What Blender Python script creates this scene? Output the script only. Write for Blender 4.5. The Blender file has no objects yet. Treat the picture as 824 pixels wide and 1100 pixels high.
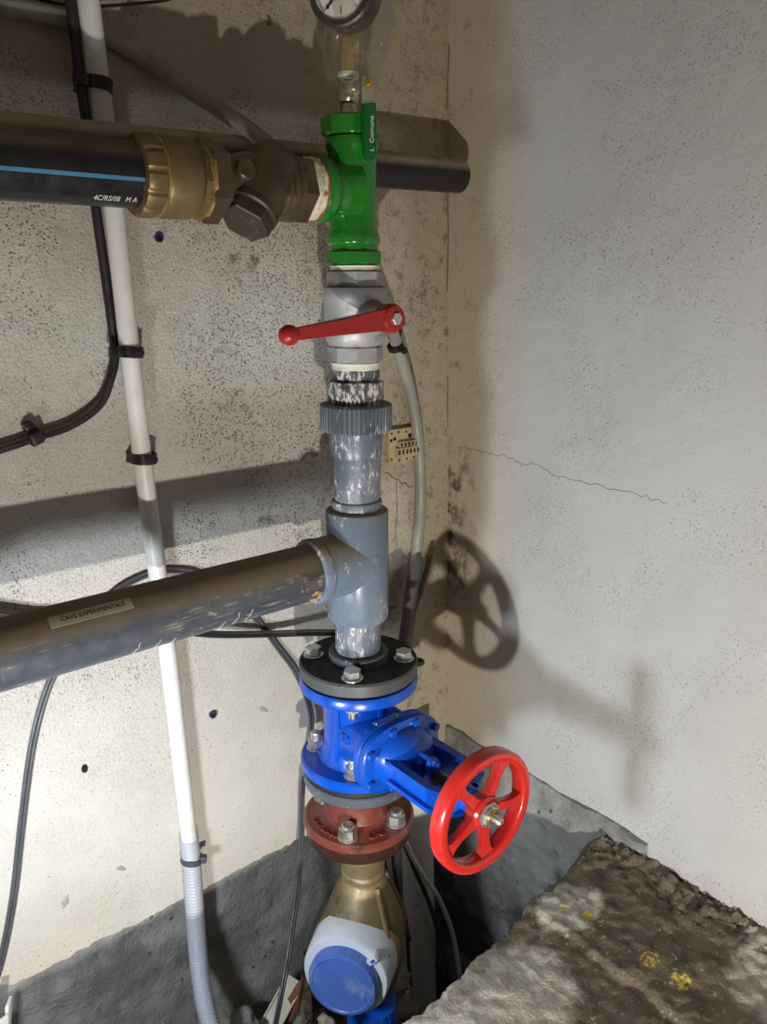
import bpy, bmesh, math, random
from mathutils import Vector, Matrix, noise
random.seed(7)
PI = math.pi
SC = bpy.context.scene
COL = SC.collection
Z0 = 0.845                                  # camera height above the slab; geometry below is written from eye level (z = 0)

# ------------------------------------------------------------------ camera
FPX, IW, IH = 860.0, 824.0, 1100.0
PITCH, AZ = math.radians(15.9), math.radians(39.5)
CAMP = Vector((-0.62135, -0.80891, 0.0))
cd = bpy.data.cameras.new('camera'); cam = bpy.data.objects.new('camera', cd); COL.objects.link(cam)
cd.sensor_fit = 'VERTICAL'; cd.sensor_height = 36.0; cd.lens = FPX / IH * 36.0; cd.clip_start = 0.02
cam.location = CAMP + Vector((0, 0, Z0)); cam.rotation_euler = (PI / 2 - PITCH, 0, -AZ)
SC.camera = cam
# ------------------------------------------------------------------ world, lamps, exposure
W = bpy.data.worlds.new('world'); SC.world = W; W.use_nodes = True
W.node_tree.nodes['Background'].inputs[0].default_value = (1.0, 0.86, 0.68, 1)
W.node_tree.nodes['Background'].inputs[1].default_value = 0.14


def lamp(name, loc, target, size, power, color):
    l = bpy.data.lights.new(name, 'AREA'); l.shape = 'DISK'; l.size = size; l.energy = power; l.color = color
    o = bpy.data.objects.new(name, l); COL.objects.link(o)
    o.location = Vector(loc) + Vector((0, 0, Z0))
    o.rotation_euler = (Vector(target) - Vector(loc)).to_track_quat('-Z', 'Y').to_euler()
    return o


lamp('work_lamp', (-0.66, -0.96, -0.775), (0.33, -0.15, -0.70), 0.026, 13.0, (1.0, 0.93, 0.82))
lamp('torch_lamp', (-0.60, -0.232, -0.569), (0.32, 0.067, -0.72), 0.078, 4.3, (0.84, 0.92, 1.0))
SC.view_settings.view_transform = 'Standard'; SC.view_settings.look = 'None'
SC.view_settings.exposure = 0.0; SC.view_settings.gamma = 1.0; SC.view_settings.use_curve_mapping = False

# ------------------------------------------------------------------ placement helpers
FW = Vector((math.sin(AZ) * math.cos(PITCH), math.cos(AZ) * math.cos(PITCH), -math.sin(PITCH)))
RT = Vector((math.cos(AZ), -math.sin(AZ), 0)); UP = RT.cross(FW)
WALLY = 0.15


def wallx(z):
    return 0.303 - 0.028 * z


def at(u, v, y):                              # the point of the plane y = const seen at a photo pixel
    d = FW + RT * ((u - IW / 2) / FPX) - UP * ((v - IH / 2) / FPX)
    return CAMP + d * ((y - CAMP.y) / d.y)


def atx(u, v, x):
    d = FW + RT * ((u - IW / 2) / FPX) - UP * ((v - IH / 2) / FPX)
    return CAMP + d * ((x - CAMP.x) / d.x)


def frame(o, z, x=(0, 0, 1)):                 # matrix at o with local Z along z
    z = Vector(z).normalized(); x = Vector(x)
    if abs(z.dot(x.normalized())) > 0.98: x = Vector((1, 0, 0))
    y = z.cross(x).normalized(); x = y.cross(z)
    return Matrix(((x.x, y.x, z.x, o[0]), (x.y, y.y, z.y, o[1]), (x.z, y.z, z.z, o[2]), (0, 0, 0, 1)))


def spline(pts, n=8):                         # Catmull-Rom
    P = [Vector(p) for p in pts]; P = [2 * P[0] - P[1]] + P + [2 * P[-1] - P[-2]]; out = []
    for i in range(1, len(P) - 2):
        a, b, c, d = P[i - 1:i + 3]
        for k in range(n):
            t = k / n
            out.append(0.5 * (2 * b + (c - a) * t + (2 * a - 5 * b + 4 * c - d) * t * t + (3 * b - a - 3 * c + d) * t ** 3))
    return out + [P[-2]]


I4 = Matrix.Identity(4)


def V(x, y, z): return Matrix.Translation((x, y, z))


class B:                                       # a mesh under construction
    def __init__(s): s.bm = bmesh.new()

    def loft(s, rings, closed=True, caps=True, loop=False):
        bm = s.bm; vs = [[bm.verts.new(p) for p in r] for r in rings]; n = len(rings[0])
        m = len(vs)
        for i in range(m if loop else m - 1):
            a, b = vs[i], vs[(i + 1) % m]
            for j in range(n if closed else n - 1):
                k = (j + 1) % n
                bm.faces.new((a[j], a[k], b[k], b[j]))
        if caps and not loop and closed:
            bm.faces.new(list(reversed(vs[0]))); bm.faces.new(vs[-1])
        return s

    def lathe(s, prof, M=I4, seg=48, loop=False, caps=True, rfun=None, a0=0.0):
        rings = []
        for r, z in prof:
            ring = []
            for k in range(seg):
                a = a0 + 2 * PI * k / seg
                rr = max(r, 1e-5) * (rfun(a, z) if rfun else 1)
                ring.append(M @ Vector((rr * math.cos(a), rr * math.sin(a), z)))
            rings.append(ring)
        return s.loft(rings, True, caps, loop)

    def cyl(s, r, z0, z1, M=I4, seg=40, bev=0.0):
        b = bev
        p = [(r, z0), (r, z1)] if not b else [(r - b, z0), (r - b * .3, z0 + b * .3), (r, z0 + b), (r, z1 - b), (r - b * .3, z1 - b * .3), (r - b, z1)]
        return s.lathe(p, M, seg)

    def ring(s, r0, r1, z0, z1, M=I4, seg=48, bev=0.0):
        b = bev
        return s.lathe([(r0, z0), (r1 - b, z0), (r1, z0 + b), (r1, z1 - b), (r1 - b, z1), (r0, z1)], M, seg, loop=True)

    def hexa(s, r, z0, z1, M=I4, n=6, a0=0.0, ch=0.12):      # a chamfered hexagon (r = across corners / 2)
        return s.lathe([(r * (1 - ch), z0), (r, z0 + r * ch * .6), (r, z1 - r * ch * .6), (r * (1 - ch), z1)], M, n, a0=a0)

    def hollow_hex(s, r, z0, z1, rin, M=I4, n=6, a0=0.0):
        return s.hexa(r, z0, z1, M, n, a0)

    def box(s, x0, x1, y0, y1, z0, z1, M=I4, bev=0.0):
        b = bmesh.new(); bmesh.ops.create_cube(b, size=1.0)
        for v in b.verts: v.co = Vector(((x0 + x1) / 2 + v.co.x * (x1 - x0), (y0 + y1) / 2 + v.co.y * (y1 - y0), (z0 + z1) / 2 + v.co.z * (z1 - z0)))
        if bev: bmesh.ops.bevel(b, geom=b.edges[:], offset=bev, segments=2, affect='EDGES', profile=0.6)
        return s.merge(b, M)

    def merge(s, b, M=I4):
        m = {v: s.bm.verts.new(M @ v.co) for v in b.verts}
        for f in b.faces:
            try: s.bm.faces.new([m[v] for v in f.verts])
            except ValueError: pass
        b.free(); return s

    def poly(s, pts, z0, z1, M=I4, bev=0.0):                 # a 2D outline given thickness
        r = [[M @ Vector((x, y, z)) for x, y in pts] for z in (z0, z1)]
        if bev:
            c = Vector((sum(p[0] for p in pts) / len(pts), sum(p[1] for p in pts) / len(pts)))
            def sh(q):
                v = Vector(q) - c; L = v.length
                return c + v * max(0, (L - bev) / L)
            r = [[M @ Vector((*sh(p), z0)) for p in pts], [M @ Vector((*p, z0 + bev)) for p in pts],
                 [M @ Vector((*p, z1 - bev)) for p in pts], [M @ Vector((*sh(p), z1)) for p in pts]]
        return s.loft(r)

    def tube(s, pts, r, seg=14, caps=True, rf=None):
        P = [Vector(p) for p in pts]; rings = []; up = None
        for i, p in enumerate(P):
            t = (P[min(i + 1, len(P) - 1)] - P[max(i - 1, 0)]).normalized()
            if up is None: up = t.orthogonal().normalized()
            up = (up - t * up.dot(t)).normalized(); sd = t.cross(up)
            rr = rf(i) if rf else (r[i] if isinstance(r, (list, tuple)) else r)
            rings.append([p + (up * math.cos(a) + sd * math.sin(a)) * rr for a in [2 * PI * k / seg for k in range(seg)]])
        return s.loft(rings, True, caps)

    def blob(s, M, sub=2, amp=0.0, sc=1.0, seed=0):
        b = bmesh.new(); bmesh.ops.create_icosphere(b, subdivisions=sub, radius=1.0)
        for v in b.verts: v.co *= 1 + amp * noise.noise(v.co * sc + Vector((seed * 3.7, seed, 0)))
        return s.merge(b, M)


ROOT = {}


def finish(name, b, m, parent=None, sharp=35, flat=False):
    bm = b.bm if isinstance(b, B) else b
    bmesh.ops.recalc_face_normals(bm, faces=bm.faces)
    off = Vector((0, 0, 0)); p = parent
    if p is not None:
        while p.parent is not None: p = p.parent
        off = ROOT[p.name]
    if off.length: bmesh.ops.translate(bm, verts=bm.verts, vec=-off)
    lim = math.radians(sharp)
    for e in bm.edges:
        e.smooth = not (len(e.link_faces) == 2 and e.calc_face_angle(0) > lim)
    for f in bm.faces: f.smooth = not flat
    me = bpy.data.meshes.new(name); bm.to_mesh(me); bm.free()
    me.materials.append(m)
    o = bpy.data.objects.new(name, me); COL.objects.link(o)
    if parent is not None: o.parent = parent
    else:
        o.location.z = Z0; ROOT[o.name] = Vector((0, 0, 0))
    return o


def empty(name, loc, label, cat, group=None):
    o = bpy.data.objects.new(name, None); COL.objects.link(o); o.empty_display_size = 0.02
    o.location = Vector(loc) + Vector((0, 0, Z0)); ROOT[o.name] = Vector(loc)
    return tag(o, label, cat, group)


def tag(o, label=None, cat=None, group=None, kind=None):
    for k, v in (('label', label), ('category', cat), ('group', group), ('kind', kind)):
        if v: o[k] = v
    return o


def text_bm(s, size, extrude, fn, bev=0.0):    # lettering as geometry, mapped by fn(x, y, z) -> world
    cu = bpy.data.curves.new('text', 'FONT'); cu.body = s; cu.size = size; cu.extrude = extrude; cu.resolution_u = 3
    cu.align_x = 'CENTER'; cu.align_y = 'CENTER'
    o = bpy.data.objects.new('text', cu); COL.objects.link(o)
    bpy.context.view_layer.update()
    me = bpy.data.meshes.new_from_object(o.evaluated_get(bpy.context.evaluated_depsgraph_get()))
    bpy.data.objects.remove(o); bm = bmesh.new(); bm.from_mesh(me); bpy.data.meshes.remove(me)
    for v in bm.verts: v.co = fn(v.co.x, v.co.y, v.co.z)
    return bm


# ------------------------------------------------------------------ materials
class N:
    def __init__(s, name):
        s.m = bpy.data.materials.new(name); s.m.use_nodes = True; s.nt = s.m.node_tree
        s.b = s.nt.nodes['Principled BSDF']; s.co = s.add('ShaderNodeTexCoord').outputs['Object']

    def add(s, t, **k):
        n = s.nt.nodes.new(t)
        for a, v in k.items(): setattr(n, a, v)
        return n

    def put(s, sock, v):
        if isinstance(v, bpy.types.NodeSocket): s.nt.links.new(v, sock)
        elif isinstance(v, (tuple, list)) and len(v) == 3 and sock.type == 'RGBA': sock.default_value = (*v, 1)
        else: sock.default_value = v

    def noise(s, scale, detail=4, rough=.6, co=None, dist=0.0, stretch=None):
        n = s.add('ShaderNodeTexNoise')
        co = co or s.co
        if stretch:
            m = s.add('ShaderNodeMapping'); s.put(m.inputs[0], co); m.inputs['Scale'].default_value = stretch; co = m.outputs[0]
        s.put(n.inputs['Vector'], co)
        n.inputs['Scale'].default_value = scale; n.inputs['Detail'].default_value = detail; n.inputs['Roughness'].default_value = rough; n.inputs['Distortion'].default_value = dist
        return n.outputs['Fac']

    def vor(s, scale, co=None, rnd=1.0, feature='F1'):
        n = s.add('ShaderNodeTexVoronoi'); n.feature = feature; s.put(n.inputs['Vector'], co or s.co); n.inputs['Scale'].default_value = scale
        n.inputs['Randomness'].default_value = rnd
        return n.outputs['Distance']

    def mr(s, x, a, b, c=0.0, d=1.0):
        n = s.add('ShaderNodeMapRange'); n.interpolation_type = 'SMOOTHSTEP'; s.put(n.inputs[0], x)
        for i, v in enumerate((a, b, c, d)): n.inputs[i + 1].default_value = v
        return n.outputs[0]

    def math(s, op, a, b=0.0):
        n = s.add('ShaderNodeMath', operation=op); s.put(n.inputs[0], a); s.put(n.inputs[1], b); return n.outputs[0]

    def mix(s, f, a, b):
        n = s.add('ShaderNodeMix', data_type='RGBA'); s.put(n.inputs[0], f); s.put(n.inputs[6], a); s.put(n.inputs[7], b); return n.outputs[2]

    def xyz(s, co=None):
        n = s.add('ShaderNodeSeparateXYZ'); s.put(n.inputs[0], co or s.co); return n.outputs

    def nz(s):
        return s.xyz(s.add('ShaderNodeNewGeometry').outputs['Normal'])[2]

    def bump(s, h, strength=.4, dist=.002, prev=None):
        n = s.add('ShaderNodeBump'); s.put(n.inputs['Height'], h); n.inputs['Strength'].default_value = strength; n.inputs['Distance'].default_value = dist
        if prev is not None: s.put(n.inputs['Normal'], prev)
        return n.outputs[0]

    def done(s, col, rough=.5, metal=0.0, normal=None, spec=None, coat=0.0):
        s.put(s.b.inputs['Base Color'], col); s.put(s.b.inputs['Roughness'], rough); s.put(s.b.inputs['Metallic'], metal)
        if normal is not None: s.put(s.b.inputs['Normal'], normal)
        if spec is not None: s.b.inputs['Specular IOR Level'].default_value = spec
        if coat: s.b.inputs['Coat Weight'].default_value = coat; s.b.inputs['Coat Roughness'].default_value = .1
        return s.m


def M_(name, col, rough=.5, metal=0.0, wear=(), dust=None, bump=None, coat=0.0, rvar=.12, spec=None):
    """wear: (colour, scale, lo, hi[, stretch]); dust: (colour, lo, hi) settles on faces that look up"""
    n = N(name); c = n.mix(n.mr(n.noise(18, 4), .3, .7), col, tuple(x * .86 for x in col)); r = rough
    for w in wear:
        f = n.mr(n.noise(w[1], 6, .65, stretch=w[4] if len(w) > 4 else None), w[2], w[3])
        if len(w) > 5: f = n.math('MULTIPLY', f, n.mr(n.noise(w[5][0], 4, .6), w[5][1], w[5][2]))
        c = n.mix(f, c, w[0])
    rr = n.mr(n.noise(40, 3), .3, .7, max(rough - rvar, .03), min(rough + rvar, 1))
    if dust:
        f = n.math('MULTIPLY', n.mr(n.nz(), dust[1], dust[2]), n.mr(n.noise(22, 6, .7), .25, .6, .45, 1.0))
        c = n.mix(f, c, dust[0]); mx = n.add('ShaderNodeMix', data_type='FLOAT'); n.put(mx.inputs[0], f); n.put(mx.inputs[2], rr); mx.inputs[3].default_value = .9; rr = mx.outputs[0]
        if metal: metal = n.math('MULTIPLY', n.math('SUBTRACT', 1.0, f), metal)
    nm = n.bump(n.noise(bump[0], 4, .6), bump[1], bump[2] if len(bump) > 2 else .001) if bump else None
    return n.done(c, rr, metal, nm, spec, coat)


DUST = (.22, .165, .10)
m_blue = M_('blue_enamel', (.002, .068, .45), .26, bump=(90, .15), coat=.15, rvar=.06)
m_red = M_('red_enamel', (.56, .022, .018), .26, bump=(80, .18), coat=.3, wear=(((.35, .02, .015), 60, .64, .7),))
m_lever = M_('red_lever_paint', (.33, .012, .014), .35, bump=(60, .1), wear=(((.22, .02, .02), 30, .6, .75),))
m_green = M_('green_gloss_paint', (.014, .185, .016), .17, bump=(30, .12), coat=.4, dust=((.13, .105, .05), .55, .97), wear=(((.10, .05, .02), 55, .7, .76),))
m_greenlever = M_('green_plastic', (.004, .105, .018), .35, bump=(50, .1))
m_white_ink = M_('white_ink', (.65, .66, .6), .6)
m_zinc = M_('zinc_plate', (.62, .63, .62), .33, .9, bump=(120, .1))
m_chrome = M_('worn_chrome', (.62, .56, .47), .30, .8, dust=(DUST, .6, 1.0), bump=(60, .1))
m_galv = M_('galvanised_casting', (.44, .45, .45), .55, .5, wear=(((.28, .28, .27), 30, .5, .65),), dust=((.2, .17, .12), .7, 1.0), bump=(150, .35))
m_brass = M_('dull_brass', (.21, .15, .068), .5, .55, wear=(((.14, .095, .045), 16, .45, .68),), dust=(DUST, .35, .9), bump=(60, .15))
m_brassm = M_('meter_brass', (.25, .185, .09), .48, .5, wear=(((.26, .22, .15), 14, .45, .68), ((.12, .09, .055), 35, .58, .7)), bump=(70, .25))
m_bronze = M_('dirty_bronze', (.115, .083, .054), .40, .6, wear=(((.22, .17, .11), 24, .5, .7), ((.05, .035, .025), 12, .55, .7)), dust=((.24, .185, .12), .45, .98), bump=(70, .3))
m_bronzecap = M_('dark_bronze_cap', (.075, .055, .04), .48, .5, wear=(((.16, .12, .08), 30, .55, .7),), bump=(80, .3))
m_stembrass = M_('stem_brass', (.50, .33, .11), .35, .7, bump=(60, .1))
m_brasstrim = M_('bright_brass', (.62, .42, .13), .28, .85, bump=(60, .1))  # brighter, smoother brass for nuts, washers and trim rings
m_pe = M_('black_polyethylene', (.011, .011, .013), .34, wear=(((.12, .09, .06), 30, .66, .74),), dust=((.15, .115, .07), .25, .85), bump=(60, .1))
m_stripe = M_('blue_stripe', (.045, .21, .42), .45, wear=(((.08, .2, .32), 40, .5, .7),))
m_rust = M_('dusty_black_pipe', (.010, .009, .009), .35, wear=(((.10, .08, .06), 26, .66, .72, (.4, 1, 1)),), dust=((.36, .285, .20), .10, .60), bump=(50, .4))
m_pvc = M_('worn_blue_grey_pvc', (.10, .12, .155), .4, wear=(((.19, .21, .245), 12, .45, .7), ((.05, .055, .065), 40, .55, .68, (1, 1, .4)), ((.62, .6, .56), 230, .545, .59, (1, 1, .45), (26, .40, .60)), ((.6, .58, .54), 60, .66, .69, (1, 1, .3))), dust=((.19, .15, .095), .3, .9), bump=(80, .2))
m_pvcpale = M_('pale_blue_grey_pvc', (.125, .162, .215), .34, wear=(((.19, .225, .275), 10, .45, .7), ((.08, .10, .13), 22, .58, .72, (1, 1, .4)), ((.6, .58, .54), 200, .57, .62, (1, 1, .4), (20, .50, .62))), dust=((.22, .175, .10), .25, .9), bump=(60, .15))
m_pvcnut = M_('slate_pvc_nut', (.07, .083, .105), .45, wear=(((.5, .5, .47), 190, .58, .63, (1, 1, .3), (30, .5, .6)), ((.03, .035, .045), 30, .6, .7)), dust=((.20, .16, .1), .6, 1.0), bump=(60, .2))
m_pvcworn = M_('paint_spattered_pvc', (.085, .095, .115), .5, wear=(((.55, .53, .48), 150, .50, .56, (1, 1, .4)), ((.025, .025, .025), 26, .56, .64)), bump=(80, .4))
m_sidepipe = M_('dusty_grey_pipe', (.042, .047, .060), .42, wear=(((.075, .075, .078), 16, .45, .7, (.5, 1, 1)), ((.17, .16, .145), 190, .56, .66, (.12, 1, 1), (14, .42, .62)), ((.25, .205, .14), 120, .56, .66, (.6, 1, 1), (9, .48, .64)), ((.018, .018, .02), 22, .58, .68, (.4, 1, 1))), dust=((.16, .118, .07), .1, .8), bump=(70, .2))
m_sediment = M_('ochre_residue', (.36, .22, .10), .9, wear=(((.4, .33, .24), 60, .5, .6),), bump=(90, .5))
m_lime = M_('lime_residue', (.30, .30, .285), .9)
m_flange = M_('dark_grey_flange', (.06, .062, .068), .5, dust=((.017, .015, .014), .55, .95), bump=(90, .1))
m_ringgrey = M_('grey_ring', (.075, .085, .105), .45, wear=(((.11, .12, .14), 20, .5, .7), ((.6, .58, .55), 140, .66, .69)), bump=(70, .2))
m_rubber = M_('black_rubber', (.012, .012, .013), .6, bump=(80, .2))
m_redox = M_('red_oxide_iron', (.165, .038, .026), .38, wear=(((.24, .075, .055), 14, .5, .7), ((.07, .02, .015), 26, .58, .7), ((.2, .16, .1), 9, .62, .75)), bump=(110, .5), coat=.15)
m_redoxdark = M_('dark_iron_bolt_ring', (.035, .014, .010), .4, wear=(((.12, .05, .03), 40, .6, .7),), bump=(110, .6))
m_whitepl = M_('white_conduit_plastic', (.66, .655, .635), .38, bump=(40, .05))
m_corr = M_('grey_corrugated_plastic', (.40, .42, .48), .5)
m_hose = M_('grey_hose', (.30, .295, .265), .45, wear=(((.19, .17, .13), 14, .55, .7),), dust=((.26, .21, .14), .3, .9), bump=(60, .1))
m_black = M_('black_cable_sheath', (.014, .014, .015), .42, dust=((.15, .115, .075), .3, .85), bump=(60, .15))
m_greycable = M_('grey_cable_sheath', (.06, .062, .072), .45, bump=(60, .1))
m_dirtycable = M_('dirty_cable_sheath', (.035, .033, .03), .6, wear=(((.14, .12, .09), 30, .55, .65),), bump=(80, .3))
m_clip = M_('black_clip_plastic', (.008, .008, .009), .35)
m_gaugeface = M_('gauge_white', (.74, .74, .73), .4)
m_gaugecase = M_('gauge_black_steel', (.03, .026, .024), .35, .4, wear=(((.10, .08, .06), 30, .5, .7),))
m_bezel = M_('gauge_bezel', (.11, .095, .075), .35, .7)
m_ink = M_('black_ink', (.02, .02, .022), .6)
m_ptfe = M_('white_ptfe_tape', (.72, .70, .63), .7, wear=(((.45, .36, .22), 50, .6, .7),), bump=(80, .5))
m_paste = M_('cracked_cream_sealant', (.66, .58, .45), .8, wear=(((.2, .09, .045), 90, .58, .66), ((.2, .33, .24), 40, .64, .7)), bump=(120, .8))
m_label = M_('beige_label_tape', (.36, .31, .235), .6, wear=(((.28, .23, .16), 30, .5, .7),))
m_meterwhite = M_('white_meter_ring', (.62, .66, .72), .42, wear=(((.5, .5, .48), 14, .55, .7), ((.1, .09, .08), 50, .7, .73)))
m_meterlid = M_('blue_meter_lid', (.075, .16, .52), .34, wear=(((.3, .38, .58), 14, .5, .75), ((.55, .58, .62), 70, .66, .7)), bump=(40, .1))
m_meterblue = M_('bright_blue_plastic', (.006, .10, .62), .35, bump=(50, .1))
m_cream = M_('cream_plastic', (.50, .41, .24), .5, wear=(((.25, .18, .09), 30, .55, .66),), bump=(80, .2))
m_creamlight = M_('pale_trunking', (.58, .53, .42), .5, wear=(((.3, .26, .2), 25, .55, .7),))
m_dark = M_('hole_black', (.006, .005, .005), .9)
m_plug = M_('blue_wall_plug', (.02, .02, .07), .5)
m_pitpipe = M_('grey_sleeve_pipe', (.60, .61, .61), .45, wear=(((.5, .45, .36), 7, .5, .7), ((.25, .24, .22), 25, .6, .75)), bump=(60, .1))
m_stick = M_('brown_stick', (.15, .09, .05), .8, wear=(((.05, .03, .02), 40, .5, .6),), bump=(60, .5))
m_clay = M_('red_clay', (.27, .09, .045), .85, wear=(((.15, .06, .04), 25, .5, .65),), bump=(80, .4))
m_crack = M_('crack_shadow', (.10, .085, .065), .95)
m_plate = M_('name_plate_aluminium', (.55, .56, .58), .3, .85)
m_scuff = M_('grey_patch', (.30, .29, .27), .9, bump=(60, .4))

# thin clear film
n = N('clear_plastic_film')
tr = n.add('ShaderNodeBsdfTransparent'); gl = n.add('ShaderNodeBsdfGlossy'); df = n.add('ShaderNodeBsdfTranslucent')
tr.inputs[0].default_value = (.97, .965, .95, 1); gl.inputs[0].default_value = (1, 1, 1, 1); gl.inputs['Roughness'].default_value = .07
df.inputs[0].default_value = (.8, .78, .72, 1)
lw = n.add('ShaderNodeLayerWeight'); lw.inputs[0].default_value = .28
nb = n.bump(n.noise(90, 4, .6, dist=1.2), .9, .003); n.put(gl.inputs['Normal'], nb)
mx = n.add('ShaderNodeMixShader'); n.put(mx.inputs[0], n.mr(lw.outputs['Facing'], .0, 1.0, .05, .5)); n.nt.links.new(tr.outputs[0], mx.inputs[1]); n.nt.links.new(gl.outputs[0], mx.inputs[2])
mx2 = n.add('ShaderNodeMixShader'); mx2.inputs[0].default_value = .28; n.nt.links.new(mx.outputs[0], mx2.inputs[1]); n.nt.links.new(df.outputs[0], mx2.inputs[2])
n.nt.links.new(mx2.outputs[0], n.nt.nodes['Material Output'].inputs[0]); m_film = n.m


def plaster_left():
    n = N('old_pitted_cream_plaster'); X, Y, Z = n.xyz()
    c = n.mix(n.mr(n.noise(3.5, 5), .35, .7), (.535, .52, .49), (.455, .432, .395))
    # browner toward the top of the wall and in the corner
    top = n.math('ADD', Z, n.math('MULTIPLY', n.noise(7, 5), .25))
    c = n.mix(n.mr(top, .02, .36, 0, .62), c, (.33, .25, .165))
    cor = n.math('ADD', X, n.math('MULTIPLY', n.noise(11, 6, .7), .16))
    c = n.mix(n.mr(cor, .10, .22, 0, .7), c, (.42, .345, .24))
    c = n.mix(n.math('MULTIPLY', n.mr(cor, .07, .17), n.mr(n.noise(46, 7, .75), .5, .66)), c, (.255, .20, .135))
    # band of coarse pitting between the conduit and the riser
    dx = n.math('ABSOLUTE', n.math('ADD', X, .02)); dz = n.math('ABSOLUTE', n.math('ADD', Z, .10))
    band = n.math('MULTIPLY', n.mr(dx, .05, .19, 1, 0), n.mr(dz, .12, .34, 1, 0))
    pit = n.math('MULTIPLY', n.mr(n.vor(260), .36, .20), n.mr(n.noise(150, 3, .6), .40, .54)); el = n.add('ShaderNodeMapping'); n.put(el.inputs[0], n.co); el.inputs['Rotation'].default_value = (0, .7, 0); el.inputs['Scale'].default_value = (1, 1, 2.6)
    pit = n.math('MAXIMUM', pit, n.math('MULTIPLY', n.mr(n.vor(62, el.outputs[0]), .13, .07), .9)); area = n.mr(n.math('ADD', n.noise(9, 4), n.math('MULTIPLY', band, .24)), .48, .66)
    pitf = n.math('MULTIPLY', n.math('MULTIPLY', pit, area), n.mr(Z, -.62, -.40, .25, .85))
    fine = n.math('MULTIPLY', n.mr(n.noise(520, 2, .6), .585, .66), .5)
    speck = n.math('MULTIPLY', n.mr(n.vor(110), .13, .06), n.mr(n.noise(13, 3), .45, .6))
    dark = n.math('MAXIMUM', n.math('MAXIMUM', pitf, speck), n.math('MULTIPLY', fine, .6))
    c = n.mix(n.math('MULTIPLY', dark, .92), c, (.11, .085, .06))
    mould = n.math('MULTIPLY', n.mr(n.noise(16, 8, .75), .55, .68), n.mr(n.noise(4.2, 3), .42, .58))
    c = n.mix(n.math('MULTIPLY', mould, n.math('ADD', n.math('MULTIPLY', band, .95), .14)), c, (.10, .085, .065))
    low = n.math('ADD', Z, n.math('MULTIPLY', n.noise(8, 5), .2))
    c = n.mix(n.math('MULTIPLY', n.mr(low, -.62, -.85, 0, .5), n.mr(n.noise(10, 5), .45, .7)), c, (.55, .44, .27))
    h = n.math('SUBTRACT', n.math('ADD', n.math('MULTIPLY', n.noise(55, 5, .65), .7), n.noise(260, 3, .6)), n.math('MULTIPLY', dark, 1.2))
    h = n.math('MULTIPLY', h, n.mr(Z, -.75, -.40, .3, 1.0))
    nm = n.bump(h, .8, .0026, n.bump(n.noise(6, 3), .4, .01))
    return n.done(c, .88, 0, nm, .25)


def plaster_right():
    n = N('grey_white_render'); X, Y, Z = n.xyz()
    c = n.mix(n.mr(n.noise(2.6, 5), .35, .7), (.445, .45, .45), (.385, .385, .38))
    c = n.mix(n.mr(Y, -.04, .12, 0, .85), c, (.47, .39, .28))  # tan toward the corner, colour brightened to make up for the glancing light
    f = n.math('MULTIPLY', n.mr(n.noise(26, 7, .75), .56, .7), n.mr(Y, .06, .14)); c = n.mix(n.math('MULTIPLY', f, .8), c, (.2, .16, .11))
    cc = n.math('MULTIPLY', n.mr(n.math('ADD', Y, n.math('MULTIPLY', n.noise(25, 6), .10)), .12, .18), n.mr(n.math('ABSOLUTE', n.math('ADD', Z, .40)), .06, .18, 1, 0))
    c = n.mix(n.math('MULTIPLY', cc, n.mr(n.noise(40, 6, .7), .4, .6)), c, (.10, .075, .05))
    speck = n.math('MULTIPLY', n.mr(n.noise(380, 2, .5), .63, .69), n.mr(n.noise(9, 4), .42, .6))
    big = n.math('MULTIPLY', n.mr(n.vor(80), .085, .05), n.mr(n.noise(21, 2), .54, .62))
    dark = n.math('MAXIMUM', speck, big); c = n.mix(n.math('MULTIPLY', dark, .62), c, (.17, .15, .12))
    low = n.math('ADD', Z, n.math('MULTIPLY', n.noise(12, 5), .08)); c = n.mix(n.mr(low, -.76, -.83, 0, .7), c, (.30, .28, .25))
    h = n.math('SUBTRACT', n.math('ADD', n.math('MULTIPLY', n.noise(40, 5, .65), .8), n.math('MULTIPLY', n.noise(240, 3, .6), .6)), n.math('MULTIPLY', dark, 1.0))
    nm = n.bump(h, .6, .0024, n.bump(n.noise(5, 3), .4, .012))
    return n.done(c, .9, 0, nm, .25)


def concrete(name, a, b, wet=0.0):
    n = N(name); c = n.mix(n.mr(n.noise(7, 7, .7), .35, .68), a, b)
    c = n.mix(n.mr(n.noise(38, 6, .7), .60, .70, 0, .7), c, tuple(x * .45 for x in b))
    c = n.mix(n.math('MULTIPLY', n.mr(n.noise(5, 4), .52, .60), wet), c, tuple(x * .3 for x in b))
    c = n.mix(n.math('MULTIPLY', n.mr(n.vor(34), .16, .06), n.mr(n.noise(15, 3), .48, .58)), c, tuple(x * .4 for x in b))
    h = n.math('ADD', n.noise(26, 7, .7), n.math('MULTIPLY', n.noise(170, 3), .45))
    return n.done(c, n.mr(n.noise(9, 3), .35, .65, .55, .92), 0, n.bump(h, .9, .006), .35)


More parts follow.
